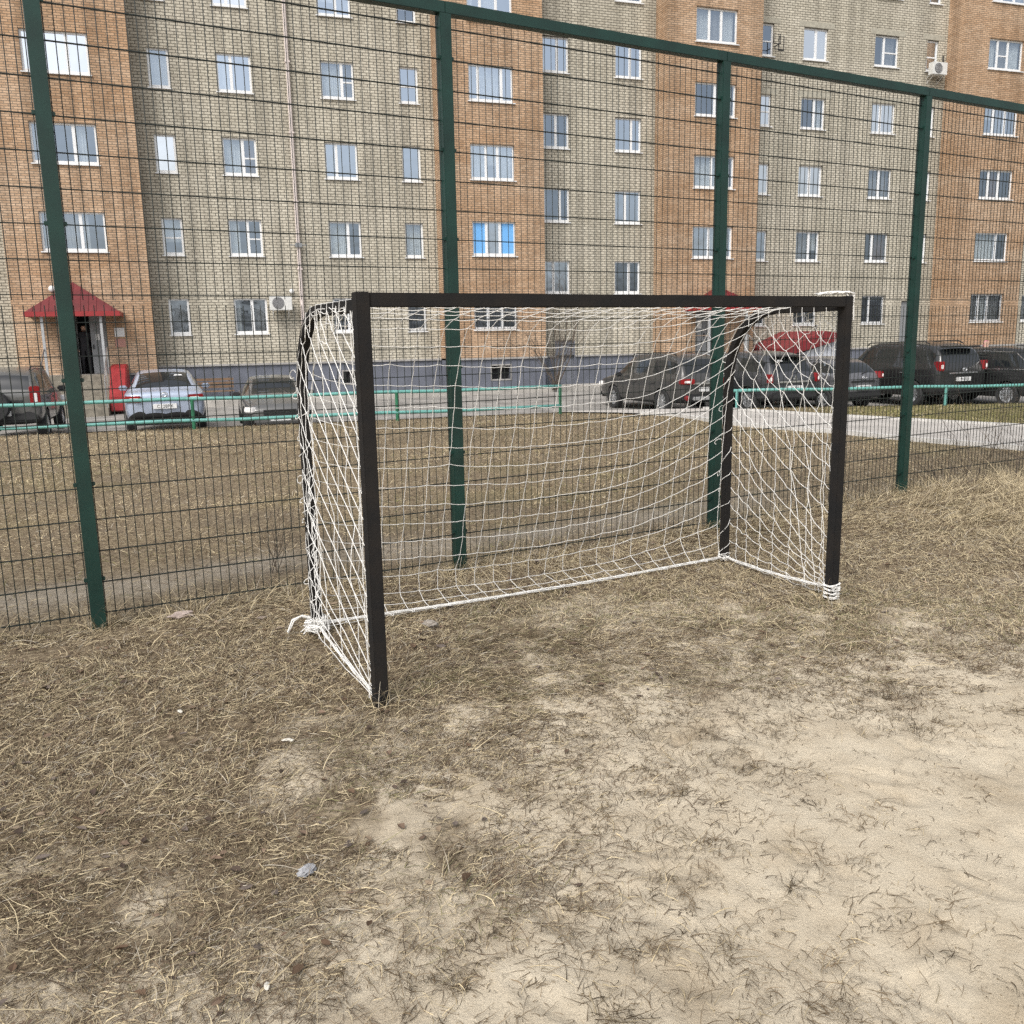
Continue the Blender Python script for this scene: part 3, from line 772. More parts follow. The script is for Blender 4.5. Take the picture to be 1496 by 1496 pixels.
# ------------------------------------------------------------------ wire fence
fence = thing('wire_fence', 'tall dark green welded wire fence with square posts behind the goal', 'fence')
def fp(a, d=0, z=0): return Vector((F1[0]+FD[0]*a+FN[0]*d, F1[1]+FD[1]*a+FN[1]*d, z))
FR = Matrix.Rotation(math.atan2(FD[1], FD[0]), 3, 'Z')
SP = 2.533; FH = 3.93
PA = [-2*SP, -SP, 0, SP, 2*SP, 3*SP, 4*SP, 5*SP]
for a in PA:
    p = fp(a); m_ = MB(); z0 = float(gz(p.x,p.y))-.1
    m_.cbox((p.x,p.y,(z0+FH)/2), .042,.042,(FH-z0)/2, FR)
    for zc in (.32,.92,1.55,2.45,3.05,3.65):
        for sgn in (-1,1):
            q = fp(a+sgn*.05, -.015, zc); m_.cbox(q, .011,.012,.012, FR)
    m_.build('post', M['fence'], fence, bevel=.003)
for a0, a1 in zip(PA[:-1], PA[1:]):
    c = fp((a0+a1)/2, 0, FH+.038); m_ = MB(); m_.cbox(c, (a1-a0)/2-.001, .038, .038, FR); m_.build('top_rail', M['fence'], fence, bevel=.003)
    for (z0, z1) in ((.06, 1.99), (2.02, FH-.01)):
        m_ = MB(); n_ = int((a1-a0-.1)/.055)
        for k in range(n_+1):
            a = a0+.05+(a1-a0-.1)*k/n_
            p = fp(a, .02); q = fp(a, .02); p.z = z0 + max(0, float(gz(p.x,p.y)))*.5; q.z = z1
            m_.tube([p, q], .0031, 4, caps=False)
        zz = z0+.03
        while zz < z1:
            for dd in (.026, .014): m_.tube([fp(a0+.04, dd, zz), fp(a1-.04, dd, zz)], .0038, 4, caps=False)
            zz += .2
        m_.build('mesh_panel', M['wire'], fence)

# ------------------------------------------------------------------ apartment house
BA = R(90-71.5)
bld = thing('apartment_building', 'long brick apartment house, grey brick walls with protruding orange brick bays', 'building', (0,37.57,0), BA)
def bw(u, s=0, z=0):      # building frame to world; s = metres out of the recessed wall towards the viewer
    return Vector((u*cos(BA) + s*sin(BA), 37.57 + u*sin(BA) - s*cos(BA), z))
ZB, ZP, ZT = -.9, 1.0, 18.4
BAYS = [(-17.82,-13.45),(-2.86,1.24),(6.55,10.92),(21.32,25.7)]
BS = 1.0
ROW = {k: (2.08+2.805*(k-1), 3.38+2.805*(k-1)) for k in range(1,7)}
STR = {k: (3.5+2.83*(k-1), 4.83+2.83*(k-1)) for k in range(1,6)}
def wall_holes(m_, u0, u1, z0, z1, y, holes, depth=.42):
    us = sorted({u0,u1,*[h[0] for h in holes],*[h[1] for h in holes]}); zs = sorted({z0,z1,*[h[2] for h in holes],*[h[3] for h in holes]})
    m_.cur = 0
    for a, c_ in zip(us[:-1], us[1:]):
        for e, f in zip(zs[:-1], zs[1:]):
            cu, cz = (a+c_)/2, (e+f)/2
            if any(h[0] < cu < h[1] and h[2] < cz < h[3] for h in holes): continue
            m_.quad((a,y,e),(c_,y,e),(c_,y,f),(a,y,f))
    for (a,c_,e,f) in holes:
        m_.cur = 0; y2 = y+depth; r_ = .14
        m_.quad((a,y,e),(a,y,f),(a,y+r_,f),(a,y+r_,e)); m_.quad((c_,y,f),(c_,y,e),(c_,y+r_,e),(c_,y+r_,f))
        m_.quad((a,y,f),(c_,y,f),(c_,y+r_,f),(a,y+r_,f)); m_.quad((c_,y,e),(a,y,e),(a,y+r_,e),(c_,y+r_,e))
        m_.cur = 1
        m_.quad((a,y+r_,e),(a,y+r_,f),(a,y2,f),(a,y2,e)); m_.quad((c_,y+r_,f),(c_,y+r_,e),(c_,y2,e),(c_,y2,f))
        m_.quad((a,y+r_,f),(c_,y+r_,f),(c_,y2,f),(a,y2,f)); m_.quad((c_,y+r_,e),(a,y+r_,e),(a,y2,e),(c_,y2,e))
        m_.quad((a,y2,e),(c_,y2,e),(c_,y2,f),(a,y2,f))
wr = random.Random(5)
NWIN = 0
def window(u0, u1, z0, z1, y, fr, trans=(), kinds=None, grille=False, blue=False, sill_w=True):
    """fr: fractions where mullions stand; trans: panes with a transom"""
    global NWIN; NWIN += 1
    yf = y+.09; d = .06; ft = .068
    m_ = MB()
    m_.box(u0,u1,yf,yf+d,z0,z0+ft*1.6); m_.box(u0,u1,yf,yf+d,z1-ft,z1)
    m_.box(u0,u0+ft,yf+.001,yf+d,z0+ft*1.6,z1-ft); m_.box(u1-ft,u1,yf+.001,yf+d,z0+ft*1.6,z1-ft)
    ed = [u0+ft] + [u0+(u1-u0)*f for f in fr] + [u1-ft]
    for e in ed[1:-1]: m_.box(e-.05,e+.05,yf-.003,yf+d,z0+ft*1.6,z1-ft)
    for t in trans:
        a = ed[t]+(.05 if t else 0); c_ = ed[t+1]-(.05 if t < len(ed)-2 else 0); zc = z0+(z1-z0)*.47
        m_.box(a,c_,yf-.002,yf+d,zc-.025,zc+.025)
    f_ = m_.build('window', M['pvc'], bld)
    m_ = MB(); m_.box(u0-.05,u1+.05,y-.07,yf-.004,z0-.035,z0-.004); m_.build('sill', M['pvc'], f_)
    gm_ = M['glass_dim'] if (grille or z0 < 3) else M[wr.choice(['glass','glass','glass_dim','glass_dim','glass_bright'])]  # lowest row gets weaker gloss, standing in for a darker reflected ground and houses
    m_ = MB()
    if blue:
        m_.box(ed[0],ed[1]-.05,yf+.028,yf+.034,z0+ft*1.6,z1-ft); m_.build('blue_pane', M['blueglass'], f_); m_ = MB(); m_.box(ed[2]+.05,ed[3],yf+.028,yf+.034,z0+ft*1.6,z1-ft)
        m_.build('blue_pane', M['blueglass'], f_)
        m_ = MB(); m_.quad((ed[1],yf+.03,z0+ft),(ed[2],yf+.03,z0+ft),(ed[2],yf+.03,z1-ft),(ed[1],yf+.03,z1-ft))
        m_.build('pane', M['glass'], f_)
    else:
        m_.quad((u0+ft*.5,yf+.03,z0+ft),(u1-ft*.5,yf+.03,z0+ft),(u1-ft*.5,yf+.03,z1-ft*.5),(u0+ft*.5,yf+.03,z1-ft*.5))
        m_.build('pane', gm_, f_)
    # curtains: a pleated sheet behind some of the panes
    kinds = kinds or [wr.choice(['c','c','n','n','g','n','s','h','b']) for _ in range(len(ed)-1)]
    by = {}
    for t, kd in enumerate(kinds[:len(ed)-1]):
        if kd == 'n': continue
        a, c_ = ed[t], ed[t+1]; zt, zb_ = z1-.03, z0+.05
        if kd == 's': c_ = a+(c_-a)*wr.uniform(.3,.6)
        if kd == 'h': zb_ = z0+(z1-z0)*wr.uniform(.35,.6)
        mk = {'c':'curtain','g':'curtain2','s':'curtain','h':'curtain','b':'curtain3'}[kd]
        cm = by.setdefault(mk, MB()); n_ = max(6, int((c_-a)/.025)); ph = wr.uniform(0,6)
        vs = []
        for k in range(n_+1):
            uu = a+(c_-a)*k/n_; yy = yf+.16+.022*sin(k*1.9+ph)+.012*sin(k*.7+ph)
            vs += [(uu,yy,zb_),(uu,yy,zt)]
        cm.add(vs, [(2*k,2*k+2,2*k+3,2*k+1) for k in range(n_)])
    for mk, cm in by.items(): cm.build('curtain', M[mk], f_)
    if grille:
        m_ = MB(); n_ = max(4, int((u1-u0)/.13))
        for k in range(n_+1):
            uu = u0+.02+(u1-u0-.04)*k/n_; m_.tube([(uu,y-.02,z0+.02),(uu,y-.02,z1-.02)], .009, 4)
        for f in (.02,.33,.66,.98): m_.tube([(u0,y-.035,z0+(z1-z0)*f),(u1,y-.035,z0+(z1-z0)*f)], .009, 4)
        m_.build('grille', M['iron'], f_)
W2 = {}  # photo-specific panes: (column,row) -> kwargs
W2 = {('c1',2):dict(fr=[],trans=(0,),kinds='h'),('c1',1):dict(fr=[],kinds='g'),('c2',4):dict(fr=[.42],kinds='cn'),('c2',3):dict(fr=[.6],trans=(1,),kinds='cb'),('c2',2):dict(fr=[.58],trans=(1,),kinds='sn'),
      ('c2',1):dict(fr=[.55],kinds='sg'),('c3',4):dict(fr=[.64],trans=(1,),kinds='cg'),('c3',3):dict(fr=[.36],kinds='gn'),('c3',2):dict(fr=[.6],kinds='cn'),('c3',1):dict(fr=[.5],kinds='nn'),
      ('c3',5):dict(fr=[.55],kinds='hg'),('c4',4):dict(fr=[],trans=(0,),kinds='n'),('c4',3):dict(fr=[],kinds='n'),('c4',2):dict(fr=[],kinds='c'),('c4',1):dict(fr=[],kinds='n',grille=True),
      ('c7',1):dict(fr=[],kinds='g',grille=True),('c8',1):dict(fr=[.5],kinds='nn',grille=True),('c9',1):dict(fr=[.38],kinds='nn',grille=True),('c8',3):dict(fr=[.5],kinds='hn'),
      ('c7',4):dict(fr=[],trans=(0,),kinds='n'),('c7',5):dict(fr=[],trans=(0,),kinds='n'),('c9',5):dict(fr=[.42],trans=(1,),kinds='ng'),('c8',5):dict(fr=[.55],kinds='nc'),('c10',5):dict(fr=[],trans=(0,),kinds='g'),
      ('A',4):dict(fr=[.28,.68],kinds='ncn'),('A',2):dict(fr=[.3,.62],kinds='cgs'),('B',3):dict(fr=[.36,.62],kinds='chc'),('B',4):dict(fr=[.22,.74],kinds='gcg'),('B',2):dict(fr=[.33,.64],kinds='ngn',blue=True),
      ('B',1):dict(fr=[.33,.66],kinds='nnn',grille=True),('D',1):dict(fr=[.27,.55],kinds='gcg',grille=True),('D',2):dict(fr=[.66],kinds='cn'),('D',3):dict(fr=[.3,.6],kinds='nbn'),('D',5):dict(fr=[.28,.58],trans=(1,),kinds='cgc'),
      ('C',5):dict(fr=[.33,.62],kinds='cgc'),('C',4):dict(fr=[.5],kinds='nc'),('C',3):dict(fr=[.45],kinds='cc'),('C',2):dict(fr=[.42],kinds='gc')}
cols = {'c0':(-20.4,-19.15),'c00':(-24,-22.8),'c1':(-12.92,-12.22),'c2':(-10.66,-9.47),'c3':(-7.04,-5.82),'c4':(-4.13,-3.41),'c7':(11.57,12.13),'c8':(13.63,14.87),'c9':(17.35,18.65),'c10':(20.2,20.86),'c11':(27,28.2)}
stair = {'c5':(1.62,2.72),'c6':(4.74,5.93)}
bayw = {'A':(-16.68,-14.67),'B':(-1.72,.05),'C':(7.83,9.74),'D':(22.77,24.76)}
rec = [(-27,-17.82,['c00','c0']),(-13.45,-2.86,['c1','c2','c3','c4']),(1.24,6.55,['c5','c6']),(10.92,21.32,['c7','c8','c9','c10']),(25.7,31,['c11'])]
def default_panes(wid): return dict(fr=[]) if wid < .8 else dict(fr=[wr.choice([.36,.42,.5,.58,.64])])
gw_ = MB()
todo = []
for (a, c_, cs) in rec:
    hl = []
    for cn in cs:
        uu = cols.get(cn) or stair[cn]; rows = STR if cn in stair else ROW
        for r_, (z0, z1) in rows.items():
            if cn == 'c10' and r_ == 1: continue
            if cn == 'c00' and r_ > 4: continue
            if cn == 'c10' and r_ == 5: z0 -= .02
            hl.append((uu[0],uu[1],z0,z1)); todo.append((cn,r_,uu[0],uu[1],z0,z1,0))
    if a == 1.24: hl.append((2.03,2.93,ZP+.001,1.62))          # basement door head above the plinth
    if a == 10.92: hl.append((19.62,20.52,1.16,3.12))
    wall_holes(gw_, a, c_, ZP, ZT, 0, hl)
gw_.build('wall', [M['grey'], M['roomdark']], bld)
for (a, c_), bn in zip(BAYS, 'ABCD'):
    ow = MB(); hl = []
    for r_, (z0, z1) in ROW.items():
        if r_ == 1 and bn in 'AC': continue
        hl.append((*bayw[bn],z0,z1)); todo.append((bn,r_,*bayw[bn],z0,z1,-BS))
    if bn == 'A': hl.append((-15.98,-14.98,.80,2.78))
    if bn == 'C': hl.append((8.05,9.12,.80,2.78))
    wall_holes(ow, a, c_, ZP-.2 if bn in 'AC' else ZP, ZT, -BS, hl, .9 if bn in 'AC' else .42)
    ow.cur = 0; zlo = ZP-.2 if bn in 'AC' else ZP
    ow.quad((a,0,zlo),(a,-BS,zlo),(a,-BS,ZT),(a,0,ZT)); ow.quad((c_,-BS,zlo),(c_,0,zlo),(c_,0,ZT),(c_,-BS,ZT))
    ow.build('bay_wall', [M['orange'], M['roomdark']], bld)
for (cn,r_,a,c_,z0,z1,y) in todo:
    kw = dict(W2.get((cn,r_)) or (dict(fr=[.3,.65]) if cn in 'ABD' else default_panes(c_-a)))
    if cn in stair: kw.setdefault('kinds', ['n','n','n']) 
    window(a,c_,z0,z1,y,**kw)
# plinth, ledge, roof
pl = MB(); lg = MB()
for (a, c_, cs) in rec:
    holes = []
    if a == -13.45: holes = [(-6.78,-6.22,.15,.60)]
    if a == 1.24: holes = [(2.03,2.93,-.32,ZP-.001)]
    wall_holes(pl, a, c_, ZB, ZP-.07 if not (a == 1.24) else ZP-.07, .03, [h if h[3] < ZP-.08 else (h[0],h[1],h[2],ZP-.071) for h in holes], .5)
    if a == 1.24: lg.box(a,2.03,-.045,.03,ZP-.07,ZP); lg.box(2.93,c_,-.045,.03,ZP-.07,ZP)
    else: lg.box(a,c_,-.045,.03,ZP-.07,ZP)
for (a, c_), bn in zip(BAYS, 'ABCD'):
    if bn in 'AC':
        zt = ZP-.2
    else: zt = ZP
    wall_holes(pl, a+.02, c_-.02, ZB, zt-.07, -BS+.03, [(-1.05,-.28,.15,.68)] if bn == 'B' else [], .5)
    pl.cur = 0
    pl.quad((a+.02,.03,ZB),(a+.02,-BS+.03,ZB),(a+.02,-BS+.03,zt-.07),(a+.02,.03,zt-.07)); pl.quad((c_-.02,-BS+.03,ZB),(c_-.02,.03,ZB),(c_-.02,.03,zt-.07),(c_-.02,-BS+.03,zt-.07))
    lg.box(a-.045,c_+.045,-BS-.045,-BS+.03,zt-.07,zt); 
pl.build('plinth', [M['plinth'], M['roomdark']], bld); lg.build('ledge', M['ledge'], bld)
m_ = MB(); m_.box(-27.2,31.2,-.15,14,ZT,ZT+.35)
for (a, c_) in BAYS: m_.box(a-.15,c_+.15,-BS-.15,-.151,ZT,ZT+.35)
m_.build('roof', M['ledge'], bld)
m_ = MB(); m_.box(-27,31,1.2,13.8,ZB,ZT); m_.build('core_wall', M['roomdark'], bld)
# lintel bands of plain render over some windows on the right part
lint = mat('lintel_concrete', (.36,.34,.28), .9, var=.2)
for cn in ('c7','c8','c9','c10'):
    for r_ in (4,5): 
        a, c_ = cols[cn]; z1 = ROW[r_][1]; m_ = MB(); m_.box(a-.25,c_+.3,-.004,.01,z1+.02,z1+.24); m_.build('lintel', lint, bld)
# basement windows
for (a,c_,z0,z1,y) in ((-6.78,-6.22,.15,.60,.03),(-1.05,-.28,.15,.68,-BS+.03)):
    m_ = MB(); t=.055
    m_.box(a-t,c_+t,y-.02,y-.001,z1,z1+t); m_.box(a-t,c_+t,y-.02,y-.001,z0-t,z0); m_.box(a-t,a,y-.02,y-.001,z0,z1); m_.box(c_,c_+t,y-.02,y-.001,z0,z1)
    m_.box((a+c_)/2-.02,(a+c_)/2+.02,y+.05,y+.08,z0,z1)
    f_ = m_.build('basement_window', M['ledge'], bld)
    if a < -6:
        m_ = MB()
        for k in range(8): m_.tube([(a+.04+(c_-a-.08)*k/7,y-.01,z0),(a+.04+(c_-a-.08)*k/7,y-.01,z1)], .008, 4)
        m_.build('grille', M['iron'], f_)
# doors
m_ = MB(); m_.box(2.06,2.90,.10,.15,-.32,ZP-.072); m_.box(2.06,2.90,.10,.15,ZP-.071,1.60); m_.box(2.02,2.06,.02,.16,-.32,1.62); m_.box(2.90,2.94,.02,.16,-.32,1.62); d_ = m_.build('door', M['doorblue'], bld); d_['label'] = 'blue grey basement door'
m_ = MB(); m_.box(19.64,20.50,.10,.15,1.17,3.10); d_ = m_.build('door', M['steel'], bld)
m_ = MB(); m_.box(20.36,20.40,.06,.10,2.0,2.2); m_.build('handle', M['chrome'], d_)
m_ = MB(); m_.box(-15.50,-14.99,-BS+.12,-BS+.17,.81,2.76); m_.box(-15.99,-15.95,-BS+.1,-BS+.18,.81,2.76)
m_.cbox((-15.93,-BS+.40,1.78), .02, .24, .97); d_ = m_.build('door', M['steel'], bld); d_['label'] = 'grey steel double door with one leaf open'
m_ = MB(); m_.box(-15.34,-15.22,-BS+.112,-BS+.119,1.95,2.15); m_.build('notice', M['plate'], d_)
m_ = MB(); m_.box(-15.46,-15.42,-BS+.07,-BS+.12,1.65,1.8); m_.build('handle', M['blackmetal'], d_)
m_ = MB(); m_.box(8.07,9.10,-BS+.12,-BS+.17,.81,2.76); m_.box(8.57,8.60,-BS+.115,-BS+.12,.81,2.76); d_ = m_.build('door', M['steel'], bld)
m_ = MB(); m_.box(8.18,8.40,-BS+.112,-BS+.119,2.0,2.35); m_.build('notice', M['plate'], d_)
m_ = MB(); m_.box(8.50,8.54,-BS+.07,-BS+.12,1.65,1.8); m_.build('handle', M['blackmetal'], d_)
# entrance canopies, stairs, railings
def canopy(uc, side, za=3.86):
    """uc: middle of the canopy"""
    y0 = -BS-.005; yf = -BS-1.35; hw = 1.42; ze = 2.86
    m_ = MB()
    apex = (uc, y0, za); rid = (uc, y0-.35, za)
    e = [(uc-hw,y0,ze),(uc-hw,yf,ze),(uc+hw,yf,ze),(uc+hw,y0,ze)]
    m_.add([apex, rid]+e, [(0,2,3,1),(1,3,4),(0,1,4,5),(2,5,4,3)])
    # standing seams and gutter edge
    for k in range(1,12):
        f = k/12; uu = uc-hw+2*hw*f
        h = 1-abs(2*f-1); 
        m_.tube([(uu,yf,ze+.012),(uu, yf+(y0-.35-yf)*h, ze+(za-ze)*h+.012)], .018, 4)
    cp = m_.build('canopy', M['red'], bld)
    m_ = MB(); m_.box(uc-hw-.02,uc+hw+.02,yf-.03,yf-.002,ze-.14,ze+.015); m_.box(uc-hw-.02,uc-hw-.002,yf,y0,ze-.14,ze+.015); m_.box(uc+hw+.002,uc+hw+.02,yf,y0,ze-.14,ze+.015)
    m_.build('fascia', M['redbox'], cp)
    for uu in (uc-.95, uc+.82):
        m_ = MB(); m_.box(uu-.04,uu+.04,yf+.12,yf+.2,.79,ze-.001); m_.build('canopy_post', M['post'], bld)
    # landing and five steps
    m_ = MB(); w0, w1 = uc-1.0, uc+.95
    m_.box(w0,w1,-BS-1.25,-BS-.046,ZB,.79)
    for k in range(6): m_.box(w0,w1,-BS-1.25-.3*(k+1),-BS-1.251-.3*k,ZB,.79-.165*(k+1))
    m_.build('stairs', M['stair'], bld)
    for uu in (w0+.03, w1-.03):
        m_ = MB()
        a = (uu,-BS-1.2,.79); c_ = (uu,-BS-2.95,-.2)
        m_.tube([(uu,-BS-.1,1.7),(uu,-BS-1.2,1.7),(uu,-BS-2.95,.72),(uu,-BS-2.95,-.3)], .022, 8)
        m_.tube([(uu,-BS-1.2,.79),(uu,-BS-1.2,1.7)], .02, 8); m_.tube([(uu,-BS-2.1,.28),(uu,-BS-2.1,1.2)], .02, 8)
        m_.build('handrail', M['chrome'], bld)
    # sheet metal side wall of the stair
    if side:
        m_ = MB(); uu = w1+.02
        prof = [(-BS-.2,-.35),(-BS-2.6,-.35),(-BS-2.6,.1),(-BS-1.4,1.0),(-BS-.9,1.12),(-BS-.2,1.12)]
        n_ = len(prof)
        m_.add([(uu,p[0],p[1]) for p in prof]+[(uu+.5,p[0],p[1]) for p in prof], [tuple(range(n_))[::-1], tuple(range(n_,2*n_))]+[(i,(i+1)%n_,n_+(i+1)%n_,n_+i) for i in range(n_)])
        o = m_.build('stair_cheek', M['redbox'], bld, bevel=.03); o['label'] = 'red sheet metal side box of the stairs'
canopy(-15.83, True); canopy(8.95, False, 3.70)
m_ = MB(); m_.lathe([(.06,0),(.10,.03),(.11,.09),(.07,.14)], 14, Matrix.Translation((-16.52,-BS-.01,3.66)) @ Matrix.Rotation(pi/2,4,'X')); m_.build('wall_lamp', M['plate'], bld, smooth=True)
m_ = MB(); m_.lathe([(.05,0),(.08,.03),(.09,.08),(.05,.12)], 14, Matrix.Translation((-8.55,-.02,3.62)) @ Matrix.Rotation(pi/2,4,'X')); m_.build('wall_lamp', M['plate'], bld, smooth=True)
m_ = MB(); m_.box(-14.72,-14.40,-BS-.02,-BS-.003,2.05,2.35); m_.build('notice_board', M['plate'], bld)
m_ = MB(); m_.box(-14.72,-14.40,-BS-.021,-BS-.003,1.7,1.98); m_.build('notice_board', mat('faded_notice', (.42,.22,.18), .7), bld)
# gas / rain pipe on the left grey wall
m_ = MB(); m_.tube([(-8.2,-.09,17.5),(-8.2,-.09,1.05)], .065, 10)
for z_ in np.arange(2, 17, 2.4): m_.box(-8.29,-8.11,-.16,-.001,z_,z_+.05)
m_.build('downpipe', M['pipe'], bld, smooth=False)
m_ = MB(); m_.box(-8.32,-8.08,-.2,-.16,5.2,5.36); m_.tube([(-8.5,-.18,5.28),(-7.9,-.18,5.28)], .02, 6); m_.build('pipe_valve', M['steel'], bld)
m_ = MB(); m_.tube([(21.1,-.03,14.0),(21.15,-.05,13.2),(21.0,-.05,12.9),(20.85,-.03,12.95)], .03, 6); m_.build('cable', M['black'], bld)
# bracket frames by the stair window
m_ = MB()
def frame(c, a, h):
    x0,x1,z0,z1 = c[0]-a,c[0]+a,c[2]-h,c[2]+h; y=c[1]
    m_.tube([(x0,y,z0),(x1,y,z0),(x1,y,z1),(x0,y,z1),(x0,y,z0)], .02, 4)
frame((12.05,-.35,13.9),.16,.18); frame((12.30,-.3,13.75),.12,.28); m_.tube([(12.15,0,13.7),(12.15,-.35,13.7)], .02, 4); m_.tube([(11.95,-.35,13.5),(12.4,-.3,13.5)], .02, 4)
m_.build('clothes_bracket', M['blackmetal'], bld)

# air conditioners
def aircon(u, z, label, left_open):
    p = bw(u, .36, z); t = thing('air_conditioner', label, 'air conditioner', p, BA, 'air conditioner units on the brick wall')
    m_ = MB(); m_.cbox((0,0,.25), .40,.15,.26); m_.build('casing', M['acwhite'], t, bevel=.015)
    m_ = MB(); Mx = Matrix.Translation((-.10,-.151,.25)) @ Matrix.Rotation(pi/2,4,'X')
    m_.lathe([(.215,0),(.215,.012),(.20,.014),(.05,.018),(.01,.02)], 26, Mx); m_.build('fan_grille', M['acdark'], t)
    m_ = MB()
    for k in range(5):
        r_ = .04+.038*k; m_.tube([(-.10+r_*cos(a),-.175,.25+r_*sin(a)) for a in np.linspace(0,2*pi,22)], .003, 4)
    m_.build('fan_guard', M['acwhite'], t)
    m_ = MB()
    for s_ in (-.28,.28): m_.tube([(s_,-.14,-.02),(s_,.33,-.02),(s_,.33,-.3),(s_,-.05,-.02)], .016, 4)
    m_.build('bracket', M['acwhite'], t)
aircon(-9.0, 2.93, 'white air conditioner with round fan beside a ground floor window', 0)
aircon(20.55, 13.05, 'white air conditioner under the narrow top window beside the orange bay', 0)

# pavement round the house
m_ = MB(); m_.box(-27,31,-2.6,-BS-.1,ZB,-.20); m_.box(-27,31,-BS-.1+.001,.02,ZB,-.203)
pv = m_.build('pavement', M['concrete']); pv.location = (0,37.57,0); pv.rotation_euler = (0,0,BA); tag(pv, kind='structure')

# basement entrance with red lean-to roof
p0 = bw(13.3, 2.0, 0)
be = thing('basement_entrance', 'low basement entrance with sloping red sheet roof and pale side wall', 'shed', (p0.x,p0.y,0), BA)
m_ = MB()
def prism(m_, prof, y0, y1):
    n_ = len(prof)
    m_.add([(p[0],y0,p[1]) for p in prof]+[(p[0],y1,p[1]) for p in prof], [tuple(range(n_)), tuple(range(n_,2*n_))[::-1]]+[((i+1)%n_,i,n_+i,n_+(i+1)%n_) for i in range(n_)])
prism(m_, [(-1.9,-.5),(.80,-.5),(.80,1.46),(-1.9,.72)], -.9, 1.9); m_.build('side_wall', mat('pale_panel', (.46,.48,.52), .7, var=.12, vscale=2), be)
m_ = MB(); prism(m_, [(-2.1,.80),(1.0,1.54),(1.02,1.63),(-.35,1.80),(-2.1,1.10)], -1.15, 1.95)
for k in range(9):
    uu = -2.0+k*.33; m_.tube([(uu,-1.16,.83+(uu+2.1)*.238),(uu,-1.16,(1.10+(uu+2.1)*.40) if uu < -.35 else 1.80-(uu+.35)*.125)], .02, 4)
m_.build('roof', mat('red_roof_sheet', (.17,.018,.022), .5, var=.2, vscale=3), be)
m_ = MB(); m_.tube([(-.3,-.5,1.8),(-.3,-.5,2.05)], .04, 8); m_.build('vent_pipe', M['black'], be)

# bare shrub against the orange bay, dry weeds by the fence
def twiggy(name, label, base, stems, h, spread, r0, seed, forks=3, cat='shrub'):
    r_ = random.Random(seed); m_ = MB()
    def grow(p, d, L_, rad, lev):
        pts = [p]; rr = [rad]; n_ = 4
        for k in range(n_):
            d = (d + Vector((r_.gauss(0,.16), r_.gauss(0,.16), r_.gauss(.02,.08)))).normalized()
            p = p + d*L_/n_; pts.append(p); rr.append(rad*(1-.5*(k+1)/n_))
            if lev < forks and k > 0 and r_.random() < .75:
                dd = (d + Vector((r_.gauss(0,.5), r_.gauss(0,.5), r_.uniform(-.1,.4)))).normalized()
                grow(p, dd, L_*r_.uniform(.4,.65), rad*.55, lev+1)
        m_.tube(pts, rr, 5)
    for k in range(stems):
        a = r_.uniform(0,6.28); d = Vector((cos(a)*spread, sin(a)*spread, 1)).normalized()
        grow(Vector((r_.gauss(0,.05), r_.gauss(0,.05), -.03)), d, h*r_.uniform(.6,.85), r0*r_.uniform(.7,1.1), 0)
    o = m_.build(name, M['twig']); o.location = base
    return tag(o, label, cat)
p = bw(.95, 2.75, -.22)
twiggy('bare_shrub', 'bare leafless shrub growing against the orange brick bay', p, 18, 3.3, .40, .020, 3, 4)
for i, (wx, wy, hh, st, lab) in enumerate([(4.98,9.62,.95,5,'dry thorny weed with bare twigs beside the right fence post'), (-1.86,6.85,.55,5,'thin leafless weed behind the fence left of the goal'),
                                      (5.6,9.9,.7,5,'low dry weed tangle at the right edge of the fence'), (4.6,9.45,.42,9,'low dark tuft of dead weeds close to the right fence post')]):
    twiggy('dry_weed', lab, (wx, wy, float(gz(wx,wy))), st, hh, .35 if st < 9 else .8, .005, 20+i, 3, 'weed')

# ------------------------------------------------------------------ tube railings
def railing(a, c_, zs, posts, label, end_post):
    t = thing('tube_railing', label, 'railing', a); dv = Vector(c_)-Vector(a); dv.z = 0
    for z_ in zs:
        m_ = MB(); n_ = 10
        m_.tube([Vector((dv.x*k/n_, dv.y*k/n_, z_ + .012*sin(k*2.1))) for k in range(n_+1)], .038, 12); m_.build('rail', M['teal'], t, smooth=True)
    for f in posts:
        m_ = MB(); x_, y_ = dv.x*f, dv.y*f; m_.tube([(x_,y_,-.3),(x_,y_,max(zs)+.02)], .036, 10); m_.build('post', M['green2'] if end_post else M['teal'], t)
    return t
railing((-12.5,17.35,0), (1.19,21.0,0), (.18,.63), (.13,.43,.731,.998), 'two-bar teal tube railing at the edge of the lawn, left part', True)
railing((5.2,21.25,-.0), (16.5,21.35,0), (.44,), (.01,.445,.80), 'single-bar teal tube railing in front of the dark parked cars', False)

# bench
p = Vector((-10.75,33.0,float(gz(-10.75,33.0))))
bn = thing('bench', 'small slatted bench beside the dark plinth of the building', 'bench', p, BA)
m_ = MB()
for k in range(4): m_.box(-.75,.75,-.25+k*.12,-.15+k*.12,.43,.46)
m_.build('seat', M['wood'], bn)
m_ = MB()
for k in range(3): m_.box(-.75,.75,.24+.02*k,.27+.02*k,.55+k*.13,.64+k*.13)
m_.build('backrest', M['wood'], bn)
for s_ in (-.6,.6):
    m_ = MB(); m_.tube([(s_,-.22,0),(s_,-.22,.41),(s_,.22,.41),(s_,.34,.95)], .022, 6); m_.tube([(s_,.22,.41),(s_,.26,0)], .022, 6); m_.build('leg', M['blackmetal'], bn)

